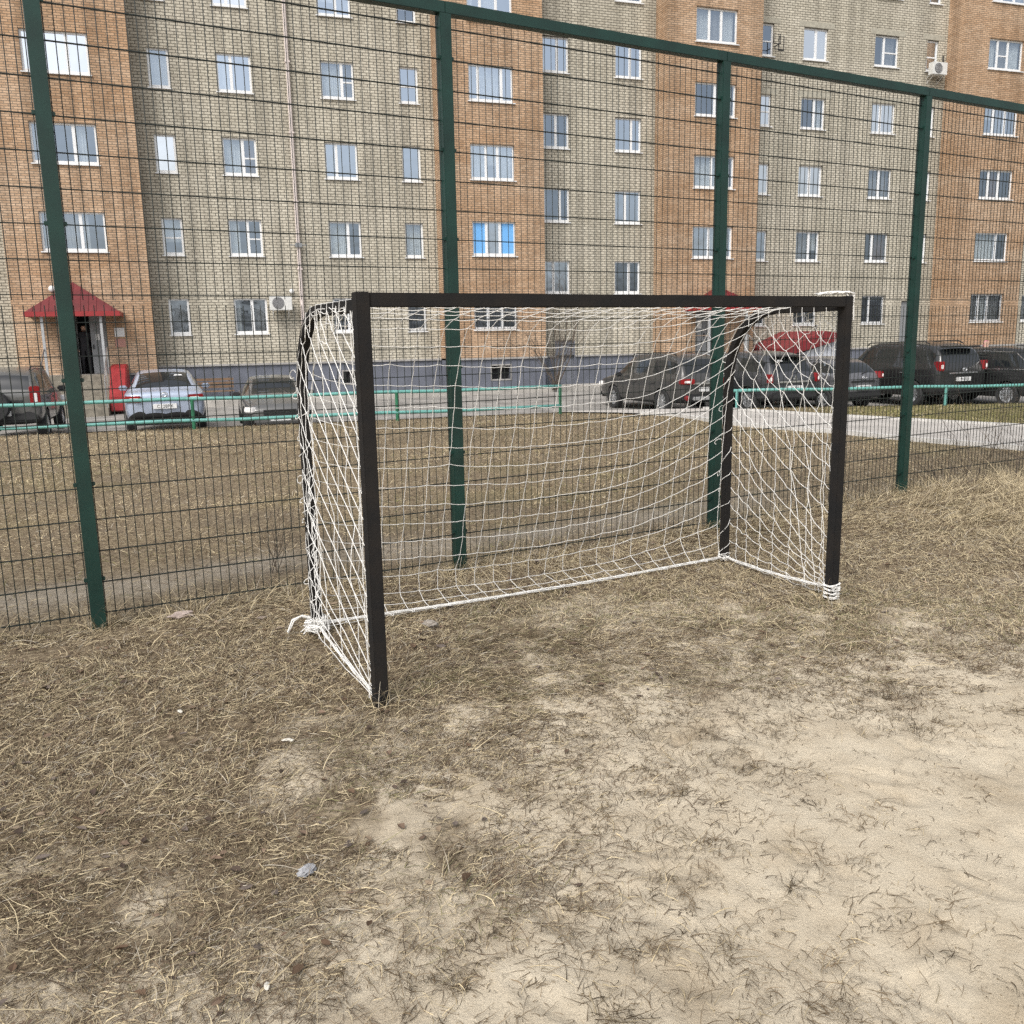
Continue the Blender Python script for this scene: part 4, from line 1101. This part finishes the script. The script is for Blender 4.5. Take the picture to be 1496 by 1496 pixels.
# ------------------------------------------------------------------ cars
def text_mesh(s_, name, size, m, parent, Mx):
    cu = bpy.data.curves.new(name, 'FONT'); cu.body = s_; cu.size = size; cu.align_x = 'CENTER'; cu.align_y = 'CENTER'; cu.extrude = .001
    tmp = bpy.data.objects.new('tmp', cu); COL.objects.link(tmp)
    dg = bpy.context.evaluated_depsgraph_get(); me = bpy.data.meshes.new_from_object(tmp.evaluated_get(dg))
    bpy.data.objects.remove(tmp); me.materials.clear(); me.materials.append(m); me.transform(Mx)
    o = bpy.data.objects.new(name, me); COL.objects.link(o); o.parent = parent
    return o
def paint(name, col, metal=.3):
    m = mat(name, col, .32, metal=metal, coat=.6, dirt=tuple(c*.8+.012 for c in col), vscale=3)
    return m
SPEC = {
 # x, z bottom, z belt, z top, half width, half width at top
 'suv': dict(st=[(0,.50,.92,.97,.74,.62),(.07,.38,1.0,1.05,.88,.72),(.36,.30,1.02,1.58,.92,.62),(.85,.27,1.01,1.66,.925,.65),(1.55,.25,1.0,1.69,.925,.66),(1.64,.25,1.0,1.69,.925,.66),
     (2.48,.25,.98,1.66,.925,.65),(2.56,.25,.98,1.655,.925,.65),(2.80,.25,.98,1.61,.92,.63),(3.15,.25,.99,1.38,.915,.65),(3.52,.25,1.0,1.05,.90,.74),(4.15,.27,.94,.99,.88,.70),(4.52,.32,.82,.87,.80,.62),(4.64,.42,.70,.73,.66,.5)],
     rear=(1,2), front=(8,10), side=[(2,4),(5,6),(7,9)], wheels=(.92,3.58), R=.35, L=4.64),
 'big': dict(st=[(0,.60,1.05,1.10,.84,.72),(.05,.45,1.12,1.18,.94,.78),(.22,.36,1.14,1.74,.965,.70),(.85,.32,1.13,1.83,.97,.72),(1.55,.30,1.12,1.86,.97,.73),(1.64,.30,1.12,1.86,.97,.73),
     (2.55,.30,1.10,1.84,.97,.72),(2.63,.30,1.10,1.835,.97,.72),(2.95,.30,1.10,1.78,.965,.70),(3.25,.30,1.11,1.50,.96,.72),(3.58,.30,1.12,1.18,.95,.80),(4.30,.32,1.07,1.12,.94,.76),(4.66,.38,.94,.98,.86,.66),(4.80,.48,.78,.81,.72,.55)],
     rear=(1,2), front=(8,10), side=[(2,4),(5,6),(7,9)], wheels=(.98,3.77), R=.39, L=4.8),
 'sedan': dict(st=[(0,.48,.84,.89,.74,.62),(.08,.34,.97,1.02,.86,.72),(.55,.26,.95,1.02,.905,.72),(.62,.26,.95,1.045,.905,.71),(1.02,.22,.94,1.27,.915,.60),(1.40,.21,.93,1.41,.92,.575),(2.12,.20,.92,1.45,.92,.59),(2.20,.20,.92,1.45,.92,.59),
     (2.78,.20,.91,1.41,.92,.58),(3.15,.20,.91,1.22,.915,.61),(3.58,.20,.92,.97,.90,.72),(4.25,.23,.84,.89,.87,.68),(4.70,.29,.72,.77,.78,.58),(4.84,.38,.60,.63,.62,.46)],
     rear=(3,5), front=(8,10), side=[(4,6),(7,9)], wheels=(1.02,3.82), R=.335, L=4.84),
 'hatch': dict(st=[(0,.46,.80,.84,.66,.54),(.08,.34,.95,1.0,.80,.64),(.42,.26,.98,1.36,.835,.53),(.85,.23,.96,1.46,.84,.56),(1.40,.21,.94,1.49,.845,.575),(1.48,.21,.94,1.49,.845,.575),(2.10,.20,.93,1.47,.845,.57),(2.18,.20,.93,1.465,.845,.57),
     (2.35,.20,.92,1.43,.84,.56),(2.68,.20,.93,1.22,.84,.59),(3.05,.20,.94,.98,.82,.66),(3.45,.23,.86,.91,.80,.62),(3.78,.30,.72,.76,.70,.52),(3.90,.40,.60,.63,.56,.42)],
     rear=(1,2), front=(8,10), side=[(2,4),(5,6),(7,9)], wheels=(.72,3.15), R=.31, L=3.9),
 'box': dict(st=[(0,.58,1.02,1.06,.74,.66),(.03,.45,1.05,1.10,.83,.72),(.16,.38,1.06,1.54,.85,.64),(.70,.34,1.05,1.62,.855,.66),(1.30,.32,1.03,1.65,.86,.665),(1.38,.32,1.03,1.65,.86,.665),(2.10,.32,1.02,1.63,.86,.66),(2.18,.32,1.02,1.625,.86,.66),
     (2.42,.32,1.01,1.58,.855,.65),(2.70,.32,1.01,1.34,.85,.66),(2.98,.32,1.02,1.06,.84,.72),(3.55,.34,.97,1.02,.82,.70),(3.85,.40,.86,.90,.76,.62),(3.95,.48,.72,.75,.66,.52)],
     rear=(1,2), front=(8,10), side=[(2,4),(5,6),(7,9)], wheels=(.74,3.19), R=.345, L=3.95)}
def make_car(name, kind, label, loc, head, pm, rear_view, plate, extra=None, rim=None, scale=1.0, tailspec=None):
    sp = SPEC[kind]; st = sp['st']
    t = thing(name, label, 'car', loc, math.atan2(head[1], head[0])); t.scale = (scale,)*3
    # ring of 8 points per half: bottom mid, sill, lower side, mid side, belt, above belt, below roof, roof edge, roof mid
    bm = bmesh.new(); rings = []
    for (x_, zb_, zbelt, zt, w_, wt) in st:
        zm = zb_+(zbelt-zb_)*.52; a = Vector((w_*.975, zbelt)); c_ = Vector((wt, zt))
        half = [(0,zb_),(w_*.80,zb_),(w_*.955,zb_+.07),(w_,zm),(w_*.985,zbelt-.05),(a.x,a.y)] + [tuple(a.lerp(c_, f)) for f in (.10,.86)] + [(c_.x,c_.y),(wt*.5,zt+.022),(0,zt+.03)]
        full = half + [(-y_,z_) for (y_,z_) in half[-2:0:-1]]
        rings.append([bm.verts.new((x_,y_,z_)) for (y_,z_) in full])
    n_ = len(rings[0]); nh = 11
    def inr(i, rg_): return rg_[0] <= i < rg_[1]
    for i in range(len(rings)-1):
        for k in range(n_):
            f = bm.faces.new((rings[i][k], rings[i+1][k], rings[i+1][(k+1)%n_], rings[i][(k+1)%n_]))
            kk = k if k < nh-1 else n_-1-k       # mirrored index 0..9
            mi = 0
            if inr(i, sp['rear']) and kk in (8,9): mi = 1
            elif inr(i, sp['front']) and kk in (8,9): mi = 2
            elif kk == 6 and any(inr(i, s_) for s_ in sp['side']): mi = 3 if k < nh-1 else 4
            elif kk in (0,1): mi = 5
            f.material_index = mi; f.smooth = True
    for rg_ in (rings[0][::-1], rings[-1]):
        f = bm.faces.new(rg_); f.smooth = True
    bmesh.ops.recalc_face_normals(bm, faces=bm.faces)
    me = bpy.data.meshes.new('car_shell'); bm.to_mesh(me); bm.free()
    mats = [pm, M['carglass'], M['carglass'], M['carglass'], M['carglass'], M['black']]
    for m in mats: me.materials.append(m)
    ob = bpy.data.objects.new('tmp_shell', me); COL.objects.link(ob)
    sub = ob.modifiers.new('s', 'SUBSURF'); sub.levels = 2; sub.render_levels = 2
    cut = MB(); cut.cur = 5
    for wx in sp['wheels']:
        cut.lathe([(sp['R']*1.14,-1.2),(sp['R']*1.14,1.2)], 28, Matrix.Translation((wx,0,sp['R'])) @ Matrix.Rotation(pi/2,4,'X'))
    cu = cut.build('tmp_cut', mats)
    bo = ob.modifiers.new('b', 'BOOLEAN'); bo.object = cu; bo.operation = 'DIFFERENCE'; bo.solver = 'EXACT'
    dg = bpy.context.evaluated_depsgraph_get(); ev = ob.evaluated_get(dg); em = bpy.data.meshes.new_from_object(ev)
    nv = len(em.vertices); V = np.empty(nv*3, np.float32); em.vertices.foreach_get('co', V); V = V.reshape(-1,3)
    polys = [(list(p.vertices), p.material_index) for p in em.polygons]
    bpy.data.objects.remove(ob); bpy.data.objects.remove(cu)
    nm = ['body','rear_window','windscreen','side_window','side_window','underbody']
    for mi in range(6):
        fs = [p for p, i_ in polys if i_ == mi]
        if not fs: continue
        used = sorted({v for f in fs for v in f}); mp = {v: k for k, v in enumerate(used)}
        me2 = bpy.data.meshes.new(nm[mi]); me2.from_pydata([tuple(V[v]) for v in used], [], [[mp[v] for v in f] for f in fs])
        me2.materials.append(mats[mi]); me2.polygons.foreach_set('use_smooth', [True]*len(me2.polygons))
        o = bpy.data.objects.new(nm[mi], me2); COL.objects.link(o); o.parent = t
    # wheels
    Rw = sp['R']; tw = MB(); rw = MB(); w_ = max(s_[4] for s_ in st)
    tw.lathe([(Rw*.66,-.10),(Rw*.93,-.105),(Rw,-.07),(Rw,.07),(Rw*.93,.105),(Rw*.66,.10)], 28, None, False)
    rw.lathe([(Rw*.66,-.07),(Rw*.67,.08),(Rw*.60,.085),(Rw*.58,.03),(.02,.035)], 28)
    for k in range(10):
        rw.cbox(Vector((cos(2*pi*k/10), sin(2*pi*k/10), 0))*Rw*.36 + Vector((0,0,.06)), Rw*.26, .016, .02, Matrix.Rotation(2*pi*k/10,3,'Z'))
    rw.lathe([(.06,.03),(.055,.085),(.01,.09)], 14)
    first = None
    for wx in sp['wheels']:
        for s_ in (1,-1):
            e = bpy.data.objects.new('wheel', None); COL.objects.link(e); e.parent = t
            e.location = (wx, s_*(w_-.115), Rw); e.rotation_euler = (-s_*pi/2, 0, 0)
            if first is None:
                first = (tw.build('tyre', M['rubber'], e, smooth=False), rw.build('rim', rim or M['alloy'], e))
            else:
                for q in first:
                    c2 = q.copy(); COL.objects.link(c2); c2.parent = e
    xb, zb_, zbelt = st[1][0], st[1][1], st[1][2]; wr_ = st[1][4]
    x0 = 0.0
    def patch(nm_, m, y0, y1, z0, z1, xa=-.025, xc=.12, slant=0, par=t, bev=.02):
        m2 = MB(); hy = (y1-y0)/2; hz = (z1-z0)/2
        m2.cbox(((xa+xc)/2, (y0+y1)/2, (z0+z1)/2), (xc-xa)/2, abs(hy), hz, Matrix.Rotation(slant,3,'Z')); return m2.build(nm_, m, par, bevel=bev)
    # rear: lights, bumper, plate, trim
    tz, th_, ty = tailspec or (zbelt-.12, .16, .26)
    for s_ in (1,-1):
        tl = patch('tail_light', M['tail'], s_*(wr_-.04)-s_*ty, s_*(wr_-.02), tz-th_/2, tz+th_/2, -.025, .26, -s_*.28)
        patch('reversing_lamp', M['lampw'], s_*(wr_-.02-ty*(.92 if kind == 'sedan' else .72)), s_*(wr_-.02-ty*.30), tz-th_*.28, tz+th_*.16, -.045, .2, -s_*.28, tl, .01)
    patch('bumper', M['black'], -wr_*.9, wr_*.9, zb_-(.10 if kind == 'sedan' else 0), zb_+(.02 if kind == 'sedan' else .20), -.045, .12, 0, t, .05)
    if plate and rear_view:
        pz = zbelt-.30 if kind != 'box' else zb_+.20
        py = 0 if kind != 'box' else .05
        pl_ = patch('number_plate', M['plate'], py-.26, py+.26, pz-.056, pz+.056, -.062, .1, 0, t, .006)
        text_mesh(plate, 'plate_number', .105, M['ink'], pl_, Matrix.Translation((-.064,py,pz)) @ Matrix.Rotation(-pi/2,4,'Z') @ Matrix.Rotation(pi/2,4,'X'))
    patch('tailgate_trim', M['chrome'] if kind in ('suv','big') else M['black'], -wr_*.58, wr_*.58, zbelt-.155, zbelt-.105, -.03, .1, 0, t, .012)
    if extra and 'emblem' in extra:
        m2 = MB(); ez = zbelt-.03
        m2.tube([(-.035,.075*cos(a),ez+.05*sin(a)) for a in np.linspace(0,2*pi,20)], .009, 6)
        if extra['emblem'] == 'wing': m2.tube([(-.036,-.07,ez+.01),(-.036,-.03,ez-.02),(-.036,0,ez+.02),(-.036,.03,ez-.02),(-.036,.07,ez+.01)], .007, 5)
        elif extra['emblem'] == 'oval': m2.tube([(-.036,.04*cos(a),ez+.045*sin(a)) for a in np.linspace(0,2*pi,16)], .007, 5); m2.tube([(-.036,-.07,ez+.02),(-.036,.07,ez+.02)], .006, 5)
        elif extra['emblem'] == 'tri': 
            m2 = MB()
            for a in (pi/2, pi/2+2*pi/3, pi/2+4*pi/3): m2.cbox((-.035,.04*cos(a),ez+.04*sin(a)), .008,.022,.022, Matrix.Rotation(a-pi/2,3,'X') @ Matrix.Rotation(pi/4,3,'X'))
        m2.build('emblem', M['chrome'], t)
    # front: lamps, grille, plate
    xf, zf0, zf1, wf = st[-2][0], st[-2][1], st[-2][2], st[-2][4]
    for s_ in (1,-1):
        m2 = MB(); m2.cbox((xf-.10, s_*(wf-.10), zf1-.07), .17, .17, .075, Matrix.Rotation(-s_*.55,3,'Z')); m2.build('headlight', M['lampw'], t, bevel=.03)
    m2 = MB()
    for k in range(4): m2.cbox((st[-1][0]-.02, 0, zf1-.20+k*.04), .06, wf*.55, .010)
    m2.build('grille', M['black'], t)
    m2 = MB(); m2.cbox((st[-1][0]-.05,0,zf0+.10), .13, wf*.86, .11); m2.build('bumper', M['black'] if kind != 'sedan' or rear_view else pm, t, bevel=.05)
    if plate and not rear_view:
        xq = st[-1][0]+.075; zq = zf0+.13
        m2 = MB(); m2.cbox((xq,0,zq), .015,.26,.056); pl_ = m2.build('number_plate', M['plate'], t, bevel=.005)
        text_mesh(plate, 'plate_number', .105, M['ink'], pl_, Matrix.Translation((xq+.017,0,zq)) @ Matrix.Rotation(pi/2,4,'Z') @ Matrix.Rotation(pi/2,4,'X'))
    # mirrors, handles
    ia = sp['side'][-1][1]; xm = st[ia][0]-.12; zm = st[ia][2]+.08
    for s_ in (1,-1):
        m2 = MB(); m2.cbox((xm, s_*(w_+.10), zm), .06, .10, .065); m2.build('mirror', M['black'] if not (extra and extra.get('mirror')) else pm, t, bevel=.03)
        for xd in (st[sp['side'][-1][0]][0]-.22, st[sp['side'][0][1]][0]-.22):
            m2 = MB(); m2.cbox((xd, s_*(w_+.005), zbelt-.12), .10,.018,.016); m2.build('door_handle', M['chrome'] if extra and extra.get('chromeh') else pm, t, bevel=.006)
    if extra and extra.get('rails'):
        i0, i1 = sp['side'][0][0]+1, sp['side'][-1][0]+1
        for s_ in (1,-1):
            m2 = MB(); m2.tube([(st[i0][0]-.2, s_*(st[i0][5]-.06), st[i0][3]-.01),(st[i0][0], s_*(st[i0][5]-.05), st[i0][3]+.07),(st[i1][0], s_*(st[i1][5]-.05), st[i1][3]+.07),(st[i1][0]+.15, s_*(st[i1][5]-.06), st[i1][3]-.02)], .018, 6)
            m2.build('roof_rail', M['black'], t)
    if extra and extra.get('trim'):
        for s_ in (1,-1):
            i0, i1 = sp['side'][0][0], sp['side'][-1][1]
            m2 = MB(); lo = []; hi = []
            for i in range(i0, i1+1):
                a = Vector((st[i][4]*.975, st[i][2])); c_ = Vector((st[i][5], st[i][3])); q = a.lerp(c_, .10); q2 = a.lerp(c_, .84)
                lo.append((st[i][0], s_*(q.x+.006), q.y)); hi.append((st[i][0], s_*(q2.x+.010), q2.y-.01))
            m2.tube([(lo[0][0]-.08, lo[0][1], lo[0][2]+.12)]+hi[1:], .012, 5); m2.tube([(lo[0][0]-.08, lo[0][1], lo[0][2]+.12)]+lo, .012, 5); m2.build('window_trim', M['chrome'], t)
    if extra and extra.get('spoiler'):
        m2 = MB(); i = sp['rear'][1]; m2.cbox((st[i][0]-.05,0,st[i][3]+.0), .14, st[i][5]*.92, .022); m2.build('spoiler', pm, t, bevel=.015)
    if extra and extra.get('wiper'):
        m2 = MB(); i = sp['rear'][0]; m2.tube([(st[i][0]-.01,.0,st[i][3]+.03),(st[i][0]+.04,-.28,st[i][3]+.10)], .012, 5); m2.build('rear_wiper', M['black'], t)
    if extra and extra.get('sticker'):
        a = st[sp['rear'][0]]; c_ = st[sp['rear'][1]]; m2 = MB()
        f = .70; xx = a[0]+(c_[0]-a[0])*f; zz = a[3]+(c_[3]-a[3])*f
        nrm = Vector((-(c_[3]-a[3]),0,(c_[0]-a[0]))).normalized(); tx = Vector((c_[0]-a[0],0,c_[3]-a[3])).normalized()
        o_ = Vector((xx,extra['sticker'],zz+.02)) + nrm*.03
        m2.add([o_-tx*.03+Vector((0,-.10,0)), o_-tx*.03+Vector((0,.10,0)), o_+tx*.03+Vector((0,.08,0)), o_+tx*.03+Vector((0,-.08,0))], [(0,1,2,3)])
        m2.build('sticker', M['plate'], t)
    if extra and extra.get('spare'):
        Mx = Matrix.Translation((-.16, .12, .84)) @ Matrix.Rotation(-pi/2,4,'Y')
        m2 = MB(); m2.lathe([(.20,-.10),(.33,-.11),(.355,-.06),(.355,.06),(.33,.11),(.20,.115),(.02,.12)], 28, Mx); m2.build('spare_wheel', M['rubber'], t, smooth=False)
    if extra and extra.get('fog'):
        for s_ in (1,-1):
            m2 = MB(); m2.lathe([(.075,0),(.07,.03),(.02,.04)], 16, Matrix.Translation((-.02,s_*.70,.48)) @ Matrix.Rotation(-pi/2,4,'Y')); m2.build('reflector', M['tail'], t)
        m2 = MB(); m2.cbox((-.02,0,.46), .07,.52,.05); m2.build('skid_plate', M['chrome'], t, bevel=.02)
    if extra and extra.get('stalk'):
        pass
    return t
def at(x_, y_, dz=0): return (x_, y_, float(gz(x_, y_)) + .02 + dz)
HD = (-.318,.948); HR = (-.39,.92)
pg = paint('paint_olive_grey', (.115,.114,.11)); pb = paint('paint_pale_blue', (.42,.48,.60), .35); pgr = paint('paint_grey_silver', (.125,.124,.12))
pdk = paint('paint_graphite', (.058,.056,.054)); pdk2 = paint('paint_dark_grey', (.050,.052,.058)); phk = paint('paint_steel_grey', (.14,.14,.15)); pbk = paint('paint_black', (.012,.012,.013), .1)
make_car('parked_car', 'box', 'boxy grey offroad car with spare wheel on its tailgate, cut by the left frame edge', at(-11.55,20.6), HD, pg, True, '247XX36', dict(spare=True, rails=True), tailspec=(1.02,.46,.20))
make_car('parked_car', 'sedan', 'pale blue sedan seen from behind in front of the red canopy entrance', at(-7.93,20.9), (-.345,.94), pb, True, 'C128PX', dict(emblem='oval', mirror=True, sticker=-.34), scale=.985, tailspec=(.85,.15,.34))
make_car('parked_car', 'sedan', 'grey sedan parked nose towards the lawn, its front behind the goal corner', (at(-5.54,22.0)[0]-.318*4.2, at(-5.54,22.0)[1]+.948*4.2-0.2, at(-5.3,22.6)[2]), (.318,-.948), pgr, False, 'C617PH', None, scale=.90)
make_car('parked_car', 'suv', 'dark graphite crossover with silver wheels, leftmost of the row seen through the net', at(5.55,25.6), (-.42,.907), pdk, True, 'K121', dict(emblem='wing', fog=True, trim=False, rails=True), tailspec=(.93,.15,.42))
make_car('parked_car', 'suv', 'dark grey crossover with sticker on its rear window, behind the right goal post', at(7.98,25.5), HR, pdk2, True, 'H305', dict(emblem='tri', sticker=.35, wiper=True, spoiler=True), tailspec=(.97,.25,.12))
make_car('parked_car', 'hatch', 'small grey hatchback with rear wiper, parked between two dark offroad cars', at(10.1,26.0), (-.45,.893), phk, True, 'M548BC', dict(emblem='wing', wiper=True), tailspec=(.98,.20,.12))
make_car('parked_car', 'big', 'big black offroad car with chrome bar across its tailgate', at(13.05,26.2), HR, pbk, True, 'P413EH', dict(emblem='oval', rails=True, spoiler=True, chromeh=True), tailspec=(1.20,.27,.15))
make_car('parked_car', 'suv', 'black crossover with silver window trim, rightmost of the parked cars', at(15.45,25.6), HR, pbk, True, 'T902', dict(emblem='wing', trim=True), tailspec=(.95,.16,.36))
for o in list(COL.objects):
    if o.name.split('.')[0] == 'parked_car': o['group'] = 'cars parked in front of the apartment house'

# ------------------------------------------------------------------ people
def person(label, loc, rz, top, trou, skin, hatc, h=1.72, stride=.0, hood=False):
    k = h/1.72
    V = []; E = []; Rr = []
    def v(p, r, par=None):
        V.append(tuple(c_*k for c_ in p)); Rr.append(r*k)
        if par is not None: E.append((par, len(V)-1))
        return len(V)-1
    pel = v((0,0,.92), .145); wa = v((0,0,1.08), .14, pel); ch = v((0,0,1.28), .165, wa); nk = v((0,0,1.45), .075, ch)
    hd = v((0,-.015,1.54), .082, nk); hd2 = v((0,-.02,1.62), .098, hd); hd3 = v((0,-.01,1.69), .07, hd2)
    nose = v((0,-.125,1.595), .018, hd2)
    for s_ in (1,-1):
        st = stride*s_
        hip = v((s_*.09,0,.86), .105, pel); kn = v((s_*.10,-.03-st*.45,.48), .068, hip); an = v((s_*.10,.02-st,.09), .048, kn); toe = v((s_*.11,-.14-st,.045), .040, an)
        sh = v((s_*.19,0,1.38), .072, ch); el = v((s_*.25,.03+st*.35,1.12), .052, sh); wr_ = v((s_*.25,-.07+st*.5,.89), .034, el); pa = v((s_*.245,-.10+st*.5,.82), .032, wr_)
        for q in range(4): 
            f1 = v((s_*(.238+.004*q),-.125+.018*q+st*.5,.76-.006*abs(q-1.5)), .011, pa); v((s_*(.232+.004*q),-.125+.018*q+st*.5,.71), .009, f1)
        th = v((s_*.215,-.14+st*.5,.80), .011, pa); v((s_*.20,-.15+st*.5,.765), .009, th)
    me = bpy.data.meshes.new('person'); me.from_pydata(V, E, [])
    ob = bpy.data.objects.new('tmp_person', me); COL.objects.link(ob)
    ob.modifiers.new('k', 'SKIN'); su = ob.modifiers.new('s', 'SUBSURF'); su.levels = 2
    for i, sv in enumerate(me.skin_vertices[0].data): sv.radius = (Rr[i], Rr[i]); sv.use_root = (i == 0)
    dg = bpy.context.evaluated_depsgraph_get(); em = bpy.data.meshes.new_from_object(ob.evaluated_get(dg)); bpy.data.objects.remove(ob)
    em.materials.clear()
    for m in (top, trou, skin, hatc, M['black']): em.materials.append(m)
    for p in em.polygons:
        c_ = p.center/k; p.use_smooth = True
        if c_.z > 1.655 or (c_.z > 1.50 and c_.y > .03): p.material_index = 3
        elif c_.z > 1.47: p.material_index = 2
        elif abs(c_.x) > .19 and c_.z < .86 and c_.z > .6: p.material_index = 2
        elif c_.z < .10: p.material_index = 4
        elif c_.z < .88 and abs(c_.x) < .2: p.material_index = 1
    o = bpy.data.objects.new('person', em); COL.objects.link(o); o.location = loc; o.rotation_euler = (0,0,rz)
    tag(o, label, 'person'); return o
skin = mat('skin', (.42,.26,.19), .6)
p = bw(-15.72, 1.0-.25, .80)
person('person in dark coat and dark cap standing in the open entrance doorway', p, BA+.15, mat('coat_dark', (.018,.018,.022), .9), mat('trousers_dark', (.02,.02,.024), .9), skin, M['black'], 1.70, .10)
p = (16.2, 31.2, float(gz(16.2,31.2)))
person('person in a pink hooded jacket behind the black parked cars', p, 1.2, mat('jacket_pink', (.62,.20,.30), .8), mat('trousers_blue', (.04,.05,.08), .9), skin, mat('hood_pink', (.55,.17,.27), .8), 1.84, .12)
